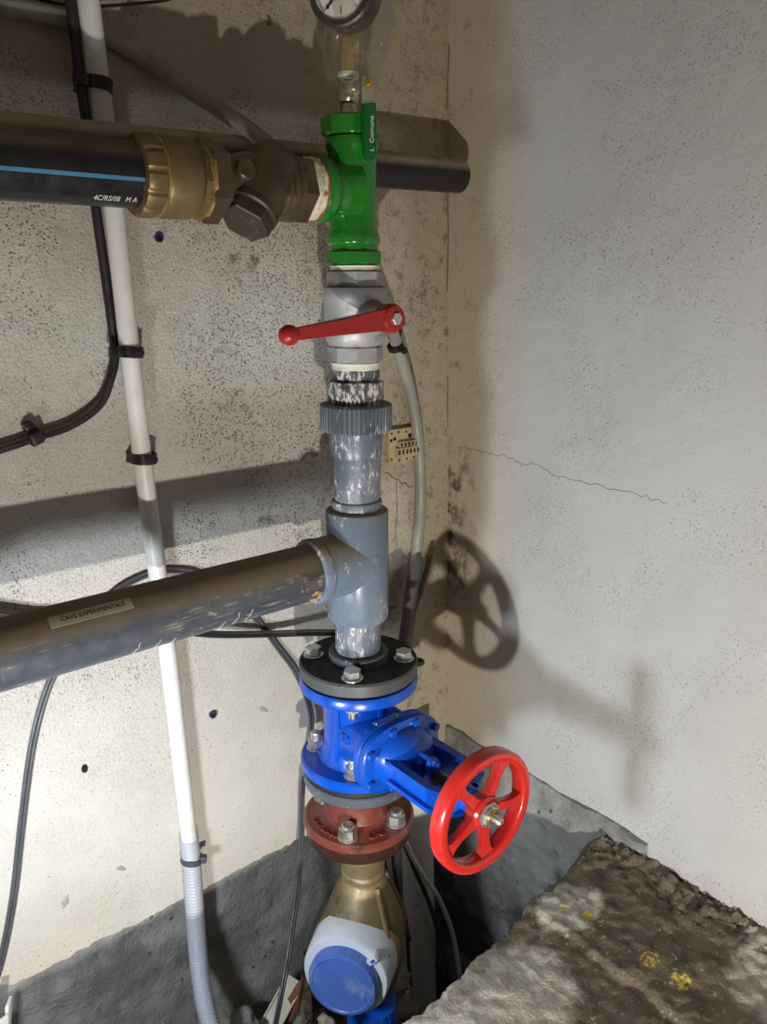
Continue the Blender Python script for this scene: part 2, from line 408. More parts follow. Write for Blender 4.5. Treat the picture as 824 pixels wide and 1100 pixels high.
def slab_mat():
    n = N('dirty_concrete_slab'); X, Y, Z = n.xyz()
    clean = n.mix(n.mr(n.noise(45, 5, .7), .35, .65), (.43, .395, .335), (.31, .28, .23))
    grit = n.mr(n.vor(120), .28, .12); clean = n.mix(n.math('MULTIPLY', grit, .25), clean, (.6, .57, .5))
    mud = n.mix(n.mr(n.noise(30, 6, .7), .35, .65), (.155, .122, .083), (.085, .066, .046)); mud = n.mix(n.mr(n.noise(120, 4, .7), .58, .68), mud, (.32, .28, .21))
    # mud: a wide tongue from the wall to the right front, cleaner patches either side
    def d2(cx, cy, sx, sy):
        a = n.math('MULTIPLY', n.math('SUBTRACT', X, cx), 1 / sx); b = n.math('MULTIPLY', n.math('SUBTRACT', Y, cy), 1 / sy)
        return n.math('SQRT', n.math('ADD', n.math('MULTIPLY', a, a), n.math('MULTIPLY', b, b)))
    wob = n.math('MULTIPLY', n.math('SUBTRACT', n.noise(14, 6, .65), .5), 1.1)
    def patch(cx, cy, sx, sy): return n.mr(n.math('ADD', d2(cx, cy, sx, sy), wob), 1.08, .82)
    cl = n.math('MAXIMUM', patch(-0.054, -0.291, .15, .10), n.math('MAXIMUM', patch(0.172, -0.258, .055, .04), patch(0.292, -0.570, .10, .13)))
    cl = n.math('MAXIMUM', cl, patch(-0.553, -0.560, .45, .4))
    c = n.mix(cl, mud, clean)
    for (x, y, s) in ((0.009, -0.239, .017), (-0.049, -0.258, .012)): c = n.mix(n.math('MULTIPLY', patch(x, y, s, s), .55), c, (.15, .11, .07))
    sp = n.mr(n.noise(150, 3, .6), .42, .56)
    for (u, v, s) in ((0.163, -0.254, .008), (0.180, -0.284, .009), (0.178, -0.381, .016), (0.178, -0.424, .015), (0.185, -0.301, .004)):
        c = n.mix(n.math('MULTIPLY', n.mr(n.math('ADD', d2(u, v, s, s), wob), 1.0, .75), sp), c, (.62, .47, .06))
    h = n.math('ADD', n.noise(40, 6, .7), n.math('MULTIPLY', n.noise(190, 4, .7), .6))
    return n.done(c, n.mr(cl, 0, 1, .75, .93), 0, n.bump(h, .75, .005), .35)


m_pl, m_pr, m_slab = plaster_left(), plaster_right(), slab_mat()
m_found = concrete('grey_foundation_concrete', (.33, .325, .305), (.20, .195, .18), .4)
m_foundr = concrete('wet_grey_concrete', (.34, .34, .33), (.18, .178, .17), .8)
m_soil = concrete('dark_pit_soil', (.10, .075, .05), (.04, .03, .022), .5)
m_stone = concrete('broken_concrete', (.30, .27, .22), (.17, .15, .12), .3)


# ------------------------------------------------------------------ the setting
def fb(x, y, z=0.0, s=1.0): return noise.fractal(Vector((x * s, y * s, z)), 1.0, 2.0, 4)


def grid_mesh(xs, ys, f):
    bm = bmesh.new(); R = [[bm.verts.new(f(x, y)) for x in xs] for y in ys]
    for j in range(len(ys) - 1):
        for i in range(len(xs) - 1): bm.faces.new((R[j][i], R[j][i + 1], R[j + 1][i + 1], R[j + 1][i]))
    return bm, R


def lin(a, b, n): return [a + (b - a) * i / (n - 1) for i in range(n)]


EDGEZ = -.885
xs = lin(-2.6, -.62, 24)[:-1] + lin(-.62, .40, 340)
zs = [EDGEZ] + lin(-.87, 1.5, 30)


def wl(x, z):
    if z == EDGEZ: z = EDGEZ + .010 * fb(x, 0, 3, 9) + .004 * fb(x, 0, 7, 60)
    return (x, WALLY + .0015 * fb(x, z, 1, 5), z)


bm, R = grid_mesh(xs, zs, wl)
low = [bm.verts.new((v.co.x, WALLY + .03, v.co.z + .004)) for v in R[0]]     # broken lower edge has thickness
for i in range(len(low) - 1): bm.faces.new((R[0][i], low[i], low[i + 1], R[0][i + 1]))
wall_l = tag(finish('wall_left', bm, m_pl, sharp=50), kind='structure')


def fl(x, z): return (x, WALLY + .009 + .010 * fb(x, z, 2, 7) + .004 * fb(x, z, 9, 30) - .01 * max(0, -1.1 - z), z)


bm, R = grid_mesh(lin(-2.6, -.62, 14)[:-1] + lin(-.62, .44, 110), lin(-1.45, -.865, 60), fl)
finish('foundation', bm, m_found, wall_l)
# right-hand wall, leaning very slightly, down to the floor
bm, R = grid_mesh([.2, .15] + lin(.145, -.5, 60) + lin(-.55, -2.6, 20), lin(-.855, 1.5, 60), lambda y, z: (wallx(z) + .002 * fb(y, z, 4, 5) + (.006 * fb(y, z, 1, 30) if z < -.83 else 0), y, z))
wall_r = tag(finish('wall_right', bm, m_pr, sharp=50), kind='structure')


def fr(y, z):
    t = min(1, max(0, (z + .828) / -.03)); x = wallx(z) - .006 - .016 * t + .006 * fb(y, z, 5, 14) + .003 * fb(y, z, 2, 45)
    return (x, y, z + .006 * fb(y, 3, 5, 12))


bm, R = grid_mesh(lin(.18, -.28, 90), [-1.45, -1.3, -1.2] + lin(-1.12, -.80, 50), fr)
top = [bm.verts.new((wallx(-.81) + .02, v.co.y, v.co.z + .006)) for v in R[-1]]
for i in range(len(top) - 1): bm.faces.new((R[-1][i], R[-1][i + 1], top[i + 1], top[i]))
finish('foundation', bm, m_foundr, wall_r)


def slab_edge(x): return -.227 + .10 * x + .012 * fb(x, 1, 0, 9) + .006 * fb(x, 2, 0, 40)


def slab_h(x, y):
    z = -.850 + .004 * fb(x, y, 0, 8) + .0025 * fb(x, y, 5, 30)
    w = max(0, 1 - (wallx(-.85) - x) / (.10 + .04 * fb(y, 0, 2, 8)))            # loose dirt against the wall
    near = min(1, max(0, (-y - .16) / .06)) * min(1, max(0, (1.0 + y) / .6))
    z += near * (w ** 1.2) * (.018 + .010 * fb(x, y, 8, 34) + .011 * fb(x, y, 3, 110))
    # broken upper layer: a step running away from the pit edge
    side = x - (.129 + .012 * fb(y, 4, 0, 12)); z += .007 * max(0, min(1, side / .006))
    mud = max(0, fb(x, y, 11, 16) + .1) if x > .05 and y < -.26 else 0
    z += .006 * mud + .003 * fb(x, y, 13, 70) * (1 if x > .1 else .35)
    return z


xs = lin(-2.4, -.24, 18)[:-1] + lin(-.24, .36, 145)
ts = [0, .003, .007] + lin(.011, .55, 120) + lin(.6, 2.2, 14)


def sf(x, t):
    e = slab_edge(x); y = e - t; d = .010 * max(0, 1 - t / .011) ** 2
    return (x, y, slab_h(x, y) - d - (.006 * abs(fb(x, t, 1, 30)) if t < .012 else 0))


bm, R = grid_mesh(xs, ts, sf)
prev = R[0]
for zz, dy in ((-.90, .004), (-1.0, -.006), (-1.15, .006), (-1.45, 0)):        # the broken pit side of the slab
    row = [bm.verts.new((v.co.x, slab_edge(v.co.x) + dy + .006 * fb(v.co.x, zz, 1, 20), zz)) for v in prev]
    for i in range(len(row) - 1): bm.faces.new((prev[i], row[i], row[i + 1], prev[i + 1]))
    prev = row
floor = tag(finish('floor', bm, m_slab, sharp=60), kind='structure')


def pf(x, y): return (x, y, -1.27 - .45 * max(0, min(.3, x + .02)) + .35 * max(0, y - .03) + .03 * fb(x, y, 0, 9) + .012 * fb(x, y, 4, 28))


bm, R = grid_mesh(lin(-2.4, -.5, 8)[:-1] + lin(-.5, .44, 60), lin(-.29, .20, 40), pf)
finish('pit_bottom', bm, m_soil, floor)

# marks on the walls: plug holes, chips, cracks (children of their wall)
Yw = WALLY - .0005


def on_wall(u, v, off=0.0): return at(u, v, WALLY - off)


for (u, v, r, m) in ((170, 255.5, .0055, m_plug), (228, 767, .0055, m_plug)):
    p = on_wall(u, v); M = frame(p + Vector((0, -.0028, 0)), (0, -1, 0))
    pl = finish('wall_plug', B().ring(r * .55, r, -.006, .0012, M, 14), m, wall_l)
    finish('plug_bore', B().cyl(r * .56, -.008, -.001, M, 12), m_dark, pl)
p = on_wall(91, 825); finish('drill_hole', B().lathe([(.0001, 0), (.005, 0), (.0058, -.003)], frame(p + Vector((0, -.0018, 0)), (.2, -1, .1)) @ Matrix.Diagonal((1.2, .8, 1, 1)), 12), m_dark, wall_l)
p = on_wall(288, 24); finish('wall_hook', B().tube(spline([p + Vector((0, .003, .010)), p + Vector((0, -.001, .006)), p + Vector((.002, -.003, .001)), p + Vector((0, -.003, -.003)), p + Vector((-.002, -.002, .0))], 5), .0012, 8), m_stick, wall_l)
for k, (u, v, s, a) in enumerate(((283, 762, .011, .8), (213, 560, .006, .5), (228, 563, .007, 1.2), (70, 968, .012, -.5), (130, 933, .008, .9))):
    p = on_wall(u, v, -.0006); g = B().blob(frame(p, (0, -1, 0)) @ Matrix.Rotation(a, 4, 'Z') @ Matrix.Diagonal((s, s * .45, .0016, 1)), 2, .7, 2.2, k)
    finish('plaster_chip', g, m_scuff, wall_l)


def crack(pts, r, par):
    q = [Vector(p) for p in pts]; out = []
    for i in range(len(q) - 1):
        for k in range(7):
            t = k / 7; p = q[i].lerp(q[i + 1], t); out.append(p + Vector((-.0006, 0, (random.random() - .5) * .007)))
    if par is wall_r: out = [Vector((wallx(p.z) + .002 * fb(p.y, p.z, 4, 5) - .0002, p.y, p.z)) for p in out]; q[-1] = out.pop()
    finish('crack', B().tube(out + [q[-1]], r, 5), m_crack, par)


def rw(u, v):
    p = atx(u, v, .36)
    for _ in range(3): p = atx(u, v, wallx(p.z))
    return p


crack([rw(*q) for q in ((492, 479), (524, 485), (545, 490), (560, 499), (572, 497), (600, 511), (640, 521), (690, 533), (722, 541))], .00036, wall_r)
crack([on_wall(*q) for q in ((414, 507), (424, 514), (432, 519), (441, 523))], .0008, wall_l)
crack([on_wall(*q) for q in ((426, 518), (427, 545), (425, 570), (427, 590))], .0006, wall_l)
cx = [(wallx(z) - .0015, WALLY - .001, z) for z in lin(.34, -.32, 16)]
for i0 in (0, 4, 6, 11): finish('crack', B().tube([Vector(p) + Vector(((random.random() - .5) * .004, 0, 0)) for p in cx[i0:i0 + 3]], .0007, 5), m_crack, wall_l)

# ------------------------------------------------------------------ riser, from the top down (axis x = y = 0)
DN = (0, 0, -1)


def hexbolt(par, x, y, z, up=1, hr=.0118, hh=.0105, wr=.0145, a0=.3, m=None):
    """bolt head on a washer, standing on a face at height z"""
    M = frame((x, y, z), (0, 0, up))
    b = finish('bolt', B().hexa(hr, .0028, .0028 + hh, M, 6, a0), m or m_zinc, par, 25)
    finish('washer', B().ring(.006, wr, 0, .0027, M, 28, .0006), m_zinc, b)
    return b


def stud_nut(par, x, y, z, up=1, hr=.0135, hh=.014, sr=.0075, sh=.008, wr=.015, a0=.2, name='nut'):
    M = frame((x, y, z), (0, 0, up))
    b = finish(name, B().hexa(hr, .0025, .0025 + hh, M, 6, a0), m_zinc, par, 25)
    finish('washer', B().ring(.007, wr, 0, .0025, M, 24, .0005), m_zinc, b)
    k = [(sr * (1 - .06 * (i % 2)), hh + .0025 + sh * i / 7) for i in range(8)] + [(sr * .7, hh + .0025 + sh + .001)]
    finish('stud', B().lathe([(sr, .004)] + k, M, 18), m_zinc, b)
    return b


TX, TY = -.005, .003                                          # the small branch on top leans a touch
# --- pressure gauge
gc = Vector((-.030, -.022, .3045)); gn = Vector((-.86, -.50, .02)).normalized()
g = empty('pressure_gauge', (TX, TY, .245), 'round pressure gauge with white dial in a clear plastic bag on top of the riser', 'gauge')
Mg = frame(gc, gn)
finish('case', B().lathe([(.030, -.030), (.035, -.028), (.0365, -.020), (.0365, .002), (.034, .004)], Mg, 56), m_gaugecase, g)
finish('bezel', B().ring(.0305, .0375, -.002, .0075, Mg, 56, .002), m_bezel, g)
dial = finish('dial', B().cyl(.0312, .001, .0045, Mg, 56), m_gaugeface, g)
zax = Vector((0, 0, 1)); gy = (zax - gn * zax.dot(gn)).normalized(); gx = gy.cross(gn)
Md = Matrix(((gx.x, gy.x, gn.x, gc.x), (gx.y, gy.y, gn.y, gc.y), (gx.z, gy.z, gn.z, gc.z), (0, 0, 0, 1))) @ V(0, 0, .0048)
tk = B()
for k in range(51):
    a = math.radians(225 - 270 * k / 50); L = .006 if k % 10 == 0 else (.0045 if k % 5 == 0 else .003)
    tk.box(.029 - L, .029, -.00035, .00035, 0, .0004, Md @ Matrix.Rotation(a, 4, 'Z'))
finish('scale_marks', tk, m_ink, dial)
nd = B().poly([(-.001, -.012), (.001, -.012), (.0012, .018), (0, .025), (-.0012, .018)], .0008, .0016, Md @ Matrix.Rotation(math.radians(138), 4, 'Z')).cyl(.0035, .0005, .0025, Md, 20)
nd.poly([(.002 * math.cos(a * .7) , .0225 + .002 * math.sin(a * .7)) for a in range(9)], .0008, .0017, Md @ Matrix.Rotation(math.radians(138), 4, 'Z'))
finish('needle', nd, m_ink, g)
mk = B().box(-.0007, .0007, -.024, -.0165, 0, .0004, Md).cyl(.0013, 0, .0004, Md @ V(-.0045, -.0085, 0), 10).cyl(.0013, 0, .0004, Md @ V(.0045, -.0075, 0), 10)
finish('dial_marks', mk, m_ink, dial)
finish('numeral', B().merge(text_bm('10', .0085, .0002, lambda x, y, z: Md @ Vector((x * math.cos(-.9) - y * math.sin(-.9) + .0205, x * math.sin(-.9) + y * math.cos(-.9) - .008, z + .0003)))), m_ink, dial)
finish('numeral', B().merge(text_bm('bar', .006, .0002, lambda x, y, z: Md @ Vector((x, y - .0028, z + .0003)))), m_ink, dial)
gs = Vector((TX - .001, TY - .002, 0))
finish('neck', B().hexa(.0112, .2525, .267, V(*gs), 6, .4).cyl(.007, .265, .290, V(*gs), 20), m_stembrass, g, 25)
finish('adapter', B().cyl(.0102, .230, .2515, V(*gs), 8, .001).ring(.004, .0112, .250, .2525, V(*gs), 24), m_stembrass, g, 25)
finish('sealing_tape', B().lathe([(.0115, .2265), (.0125, .228), (.012, .2315), (.0108, .2325)], V(*gs), 24), m_ptfe, g)
# --- plastic bag
bag = B(); rings = []
for i in range(40):
    t = i / 39; z = .372 - .152 * t; ring = []
    cx_, cy_ = gc.x * (1 - t) + (gs.x + .004) * t + .012 * math.sin(t * 3), gc.y * (1 - t) + gs.y * t
    for k in range(56):
        a = 2 * PI * k / 56; d = Vector((math.cos(a), math.sin(a), 0))
        r = .046 - .012 * t + (.009 * noise.noise(Vector((math.cos(a) * 2.2, math.sin(a) * 2.2, z * 26))) + .010 * abs(noise.noise(Vector((math.cos(a) * 3.1, math.sin(a) * 3.1, z * 44 + math.cos(a) * 2)))) - .003) + .004 * noise.noise(Vector((math.cos(a) * 6, math.sin(a) * 6, z * 70)))
        r *= 1 - .22 * max(0, t - .75) * 4 * .6
        ring.append(Vector((cx_, cy_, z + (.007 * noise.noise(Vector((math.cos(a) * 1.6, math.sin(a) * 1.6, 3))) if i > 34 else 0))) + d * r)
    rings.append(ring)
bag.loft(rings, True, False)
tag(finish('plastic_bag', bag, m_film, sharp=180), 'crumpled clear plastic bag pulled over the pressure gauge and its stem', 'bag')
# --- mini ball valve
mv = empty('mini_ball_valve', (TX, TY, .192), 'small chrome ball valve with hanging green lever between gauge and green tee', 'valve')
finish('body', B().lathe([(.0095, .194), (.0095, .199), (.0115, .201), (.0128, .206), (.0128, .216), (.0115, .220), (.0118, .2215), (.0108, .223), (.0120, .2235), (.0120, .2265), (.010, .2272)], V(TX, TY, 0), 32), m_chrome, mv)
finish('nipple', B().hexa(.0098, .184, .1955, V(TX, TY, 0), 8, .2), m_chrome, mv, 25)
LVX = at(396, 140, -.044).x; Ms = frame((LVX, 0, .2125), (0, -1, 0))
finish('stem', B().cyl(.0085, .004, .020, Ms, 20, .001).cyl(.005, .018, .045, Ms, 12), m_chrome, mv)
lv = finish('lever', B().poly([(-.0085, -.007), (-.006, .006), (.006, .006), (.0085, -.007), (.0085, -.024), (-.0075, -.024)], -.0012, .0012, Matrix(((1, 0, 0, LVX), (0, 0, -1, -.0415), (0, 1, 0, .2125), (0, 0, 0, 1)))), m_chrome, mv, 25)
Mlv = Matrix(((1, 0, .05, LVX), (0, 0, -1, -.0445), (0, 1, 0, .2125), (0, 0, 0, 1)))
gp = finish('grip', B().poly([(-.0082, -.0215), (.0078, -.019), (.0085, -.040), (.0085, -.070), (.0065, -.077), (.002, -.0795), (-.002, -.0795), (-.0062, -.077), (-.0082, -.070)], -.0035, .0035, Mlv, .0012), m_greenlever, lv, 25)
finish('lever_nut', B().hexa(.0055, .0425, .047, Ms, 6).cyl(.003, .046, .0495, Ms, 12), m_brasstrim, lv, 25)
finish('lettering', B().merge(text_bm('L  Comuna', .0082, .0003, lambda x, y, z: Mlv @ Vector((.0012 - y, x - .051, z + .0037)))), m_white_ink, lv)
# --- green tee
gt = empty('green_tee', (0, 0, .022), 'glossy green painted iron tee joining the riser to the brass fittings', 'pipe fitting')
body = B().lathe([(.026, .0435), (.0305, .0445), (.0325, .0475), (.0325, .055), (.0305, .059), (.0288, .064), (.0282, .09), (.0282, .125), (.0290, .148), (.0315, .153), (.0320, .158), (.0305, .163), (.026, .164)], V(-.001, .001, 0), 56)
sd = frame((0, 0, .104), (-1, 0, 0))
rr = [(.0375, .010), (.0325, .022), (.0300, .032), (.0305, .040), (.0345, .043), (.0362, .047), (.0362, .055), (.0345, .058), (.030, .0585)]
body.lathe(rr, sd, 56)
finish('body', body, m_green, gt, 50)
finish('top_plug', B().hexa(.0345, .165, .186, V(-.003, .002, 0), 8, .25, .1), m_green, gt, 25)
finish('thread_groove', B().cyl(.0262, .160, .168, V(-.002, .001, 0)), m_redoxdark, gt)
finish('lower_bushing', B().hexa(.0345, .0225, .0385, V(0, 0, 0), 8, .5, .1).cyl(.0285, .038, .0445, V(0, 0, 0)), m_green, gt, 25)
finish('port_rust_ring', B().ring(.027, .0345, .0575, .061, sd, 48, .001), m_clay, gt)
pas = B().lathe([(.026, .060), (.0335, .061), (.0325, .066), (.034, .070), (.0315, .075), (.026, .076)], sd, 60, rfun=lambda a, z: 1 + .09 * noise.noise(Vector((math.cos(a) * 5, math.sin(a) * 5, z * 160))))
tag(finish('thread_sealant', pas, m_paste), 'cracked cream thread sealant oozing between bronze check valve and green tee', 'sealant')
# --- bronze check valve (left of the tee)
cv = empty('check_valve', (-.13, 0, .104), 'grimy bronze check valve with slanted plug between coupling and green tee', 'valve')
sx = frame((0, 0, .103), (-1, 0, 0))
finish('hex_end', B().hexa(.0385, .074, .092, sx, 6, .3, .08), m_bronze, cv, 25)
finish('collar', B().lathe([(.03, .090), (.0365, .091), (.0365, .095), (.0335, .097), (.0358, .099), (.0358, .103), (.033, .105), (.0345, .107), (.034, .111), (.0315, .113)], sx, 48), m_bronze, cv)
bd = B().lathe([(.031, .108), (.0335, .118), (.034, .135), (.0325, .150), (.0285, .164), (.028, .186)], sx, 48)
br = frame((-.132, -.010, .101), (-.60, -.20, -.77))
bd.lathe([(.020, -.046), (.0275, -.040), (.0300, -.030), (.0305, .018), (.0295, .030)], br, 48)
bd.blob(V(-.116, .0, .106) @ Matrix.Diagonal((.025, .0345, .0345, 1)), 4)
finish('body', bd, m_bronze, cv, 50)
finish('boss', B().lathe([(.0115, 0), (.0112, .008), (.0095, .0105), (.004, .0108)], frame((-.163, -.024, .112), (-.1, -.95, .25)), 20), m_bronze, cv)
finish('cap', B().lathe([(.0285, .0285), (.0305, .030), (.0305, .036), (.028, .0375)], br, 44).hexa(.0285, .0365, .052, br, 6, .75, .07), m_bronzecap, cv, 25)
finish('thread_paste', B().lathe([(.030, .1995), (.0385, .2005), (.0375, .203), (.039, .205), (.030, .2065)], sx, 60, rfun=lambda a, z: 1 + .05 * noise.noise(Vector((math.cos(a) * 7, math.sin(a) * 7, z * 300)))), M_('hemp_paste', (.26, .165, .055), .5, wear=(((.12, .08, .04), 60, .5, .65),)), cv)
finish('union_hex', B().hexa(.0425, .182, .2025, sx, 6, .05, .07), m_bronze, cv, 25)
# --- brass compression coupling
bc = empty('compression_coupling', (-.225, 0, .104), 'dull brass compression coupling gripping the blue striped black pipe', 'pipe fitting')
finish('tail_ring', B().hexa(.0372, .2015, .2125, sx, 10, .2, .05), m_brass, bc, 25)
finish('body', B().lathe([(.034, .211), (.0362, .2125), (.0388, .216), (.0392, .222), (.0392, .246), (.0375, .250), (.034, .251)], sx, 56), m_brass, bc)
gear = lambda nn, d: (lambda a, z: 1 - (d if (a * nn / (2 * PI)) % 1 < .16 else 0))
finish('edge_band', B().ring(.033, .0385, .2495, .2535, sx, 48, .0012), m_brasstrim, bc)
finish('nut', B().lathe([(.032, .2525), (.0388, .2535), (.0395, .256), (.0395, .269), (.0375, .2725), (.031, .2735)], sx, 96, rfun=gear(12, .045)), m_brass, bc, 30)
# --- striped PE pipe
sp = empty('striped_pipe', (-.27, 0, .104), 'thick black polyethylene pipe with a thin blue stripe along its side', 'pipe')
finish('pipe', B().cyl(.0312, .262, 1.6, sx, 56), m_pe, sp)
st = B(); ca = math.atan2(-.10 + .0, -.81)


def pipe_pt(cx, cz, r, x, a): return Vector((x, -r * math.cos(a), cz + r * math.sin(a)))   # a = angle above the face looking at -y


rings = [[pipe_pt(0, .104, r, x, a) for r, a in ((.0310, -.33), (.0315, -.33), (.03155, -.28), (.0315, -.215), (.0310, -.215))] for x in (-.2742, -.5, -1.58)]
st.loft(rings)
finish('blue_stripe', st, m_stripe, sp)
bm = text_bm('4C/RS/08   M A', .0092, .0001, lambda x, y, z: pipe_pt(0, .103, .0316 + z, -.300 + x * .72, -.93 + y / .0313))
finish('print', bm, m_white_ink, sp)
# --- ball valve with the red lever
bv = empty('ball_valve', (0, 0, -.09), 'grey galvanised ball valve with long red lever below the green tee', 'valve')
finish('sealing_tape', B().lathe([(.027, .0155), (.0305, .0165), (.0298, .019), (.031, .021), (.027, .022)], I4, 40, rfun=lambda a, z: 1 + .03 * noise.noise(Vector((math.cos(a) * 4, math.sin(a) * 4, z * 200)))), m_ptfe, bv)
finish('upper_hex', B().hexa(.0345, -.004, .0155, I4, 8, .2, .08), m_galv, bv, 25)
vb = B().lathe([(.034, -.003), (.0385, -.0045), (.0392, -.007), (.0392, -.018), (.0385, -.019), (.0385, -.050), (.0392, -.055), (.0375, -.064), (.034, -.072), (.031, -.0745)], I4, 56)
ll = frame((0, 0, -.039), (0, -1, 0)); vb.lathe([(.0235, .02), (.0225, .036), (.0165, .046), (.0155, .056)], ll, 32)
finish('body', vb, m_galv, bv, 40)
finish('lower_hex', B().hexa(.0345, -.094, -.074, I4, 8, .2, .08), m_galv, bv, 25)
finish('lower_tape', B().lathe([(.027, -.0935), (.0312, -.0945), (.0302, -.098), (.0308, -.102), (.027, -.104)], I4, 40, rfun=lambda a, z: 1 + .035 * noise.noise(Vector((math.cos(a) * 4, math.sin(a) * 4, z * 200)))), m_ptfe, bv)
Ml = Matrix(((1, 0, 0, 0), (0, 0, -1, -.069), (0, 1, 0, -.039), (0, 0, 0, 1))) @ Matrix.Rotation(math.radians(5.5), 4, 'Z')
hb = [(.0125 * math.cos(a) * 1.05, .0155 * math.sin(a) - .001) for a in lin(-1.9, 1.75, 16)]
lvr = B().poly([(.004, .0125), (-.030, .0112), (-.075, .0090), (-.112, .0072), (-.135, .0066), (-.135, -.0066), (-.112, -.0072), (-.075, -.0090), (-.030, -.0115), (.004, -.0140)], -.006, .006, Ml, .0014)
lever = finish('lever', lvr, m_lever, bv, 25)
finish('lever_hub', B().lathe([(.0165, -.010), (.0168, .004), (.0145, .0085), (.009, .009)], Ml, 32), m_lever, lever)
finish('knob', B().blob(Ml @ V(-.143, 0, 0) @ Matrix.Diagonal((.0118, .0112, .0112, 1)), 3), m_lever, lever)
finish('lever_screw', B().hexa(.0075, .0085, .0125, Ml, 6), m_zinc, lever, 25)
# --- PVC union
un = empty('pvc_union', (0, 0, -.24), 'ribbed slate grey plastic union with paint specks under the galvanised ball valve', 'pipe fitting')
def ribs(nn, d): return lambda a, z: 1 - d * (1 if (a * nn / (2 * PI)) % 1 < .3 else 0)
finish('threaded_end', B().hexa(.0305, -.115, -.103, I4, 8, .1, .05).cyl(.027, -.122, -.110), m_pvcworn, un, 25)
finish('upper_collar', B().lathe([(.028, -.117), (.0345, -.118), (.0352, -.121), (.0352, -.143), (.034, -.149), (.028, -.150)], I4, 240, rfun=ribs(40, .04)), m_pvcworn, un, 20)
finish('union_nut', B().lathe([(.034, -.1455), (.0445, -.146), (.0462, -.148), (.0462, -.176), (.0445, -.180), (.035, -.181)], I4, 288, rfun=ribs(48, .03)), m_pvcnut, un, 20)
finish('lower_socket', B().lathe([(.03, -.179), (.0338, -.180), (.0338, -.205), (.0318, -.214), (.029, -.2145)], I4, 48), m_pvc, un)
finish('pipe', B().cyl(.0298, -.283, -.21, I4, 48), m_pvc, un)
finish('collar_ring', B().lathe([(.029, -.272), (.0322, -.273), (.0336, -.276), (.0328, -.281), (.0336, -.285), (.0336, -.2885), (.03, -.289)], I4, 48), m_pvc, un)
# --- grey tee
pt = empty('grey_tee', (0, 0, -.44), 'blue grey plastic tee with white specks where the side pipe meets the riser', 'pipe fitting')
tb = B().lathe([(.031, -.2855), (.0395, -.286), (.0415, -.288), (.0415, -.436), (.0398, -.4395), (.031, -.440)], I4, 64)
sp2 = frame((0, 0, -.357), (-1, 0, 0))
tb.lathe([(.0425, .005), (.0425, .028), (.0415, .040), (.041, .076), (.0395, .0785), (.034, .079)], sp2, 64)
finish('body', tb, m_pvcpale, pt, 45)
finish('side_bead', B().lathe([(.038, .066), (.0428, .067), (.0428, .0745), (.0415, .0775), (.038, .078)], sp2, 56), m_pvcpale, pt)
finish('spigot', B().cyl(.0315, -.496, -.438, I4, 48), m_pvc, pt)
q = Vector((math.cos(math.radians(-95)), math.sin(math.radians(-95)), 0)) * .041
finish('gate_mark', B().lathe([(.0055, -.001), (.005, .0012), (.0001, .0016)], frame((q.x, q.y, -.345), q), 16), m_pvcpale, pt)
# --- side pipe with its label
pp = empty('side_pipe', (-.25, 0, -.357), 'dusty dark grey plastic side pipe bearing a small printed label', 'pipe')
finish('pipe', B().cyl(.0365, .07, .472, sp2, 64), m_sidepipe, pp)
finish('socket', B().lathe([(.037, .463), (.0400, .464), (.0405, .467), (.0405, .62), (.037, .621)], sp2, 56), m_whitepl, pp)
res = B()
for k in range(26):
    a = random.uniform(-1.25, -.35); x = -.082 - random.random() * .012
    res.blob(frame(pipe_pt(0, -.357, .0368, x, a), (0, -math.cos(a), math.sin(a))) @ Matrix.Diagonal((.0025, .004, .0011, 1)), 1, .5, 3, k)
finish('far_pipe', B().cyl(.0365, .60, 1.9, sp2, 40), m_sidepipe, pp)
finish('residue', res, m_sediment, pp)
for (x, a, L) in ((-.302, -.75, .5), (-.327, -.65, .5), (-.283, -.8, .35), (-.206, -.62, .62), (-.188, -.62, .6), (-.223, -.75, .4)):
    pts = [pipe_pt(0, -.357, .0366, x + .004 * noise.noise(Vector((t * 5, x * 90, 0))) + .006 * t, a - L / 2 + L * t) for t in lin(0, 1, 10)]
    finish('drip_stain', B().tube(pts, .0011, 5, rf=lambda i: .0004 + .0008 * abs(noise.noise(Vector((i * .9, x * 40, 1))))), m_lime, pp)
LX, LA = -.365, .93                                            # label centre along the pipe, angle above the front
rings = [[pipe_pt(0, -.357, r, x, LA + d) for r, d in ((.0364, -.185), (.0370, -.185), (.03705, -.06), (.03705, .06), (.0370, .185), (.0364, .185))] for x in lin(LX - .043, LX + .043, 3)]
lab = finish('label', B().loft(rings), m_label, pp)
finish('label_text', text_bm('CAVE EXPERIMENTALE', .0072, .0001, lambda x, y, z: pipe_pt(0, -.357, .03715 + z, LX + .002 + x * .92, LA + y / .037)), m_ink, lab)
# --- dark flange
fl_ = empty('flange', (0, 0, -.521), 'dark grey plastic flange with zinc bolts above the blue gate valve', 'flange')
finish('plate', B().lathe([(.036, -.5205), (.081, -.5205), (.0828, -.5185), (.0828, -.504), (.0805, -.5012), (.036, -.5010)], I4, 80), m_flange, fl_)
finish('stub_collar', B().lathe([(.0312, -.5015), (.0405, -.5015), (.0412, -.500), (.0412, -.490), (.040, -.4885), (.0335, -.4885), (.0335, -.492), (.0312, -.492)], I4, 64, loop=True), m_ringgrey, fl_)
finish('collar_notch', B().box(-.005, .004, -.0005, .0006, -.5005, -.490, Matrix.Rotation(math.radians(-29 - 6), 4, 'Z') @ V(0, -.0413, 0)), m_rubber, fl_)
for d in (45, 135, 225, 315):
    a = math.radians(d); hexbolt(fl_, .0635 * math.cos(a), .0635 * math.sin(a), -.5011, a0=.3 + d * .7)
finish('gasket_tab', B().lathe([(.008, -.003), (.0095, 0), (.008, .003)], V(.066 * .98 + .012, -.040, -.5205 + .003), 20), m_rubber, fl_)
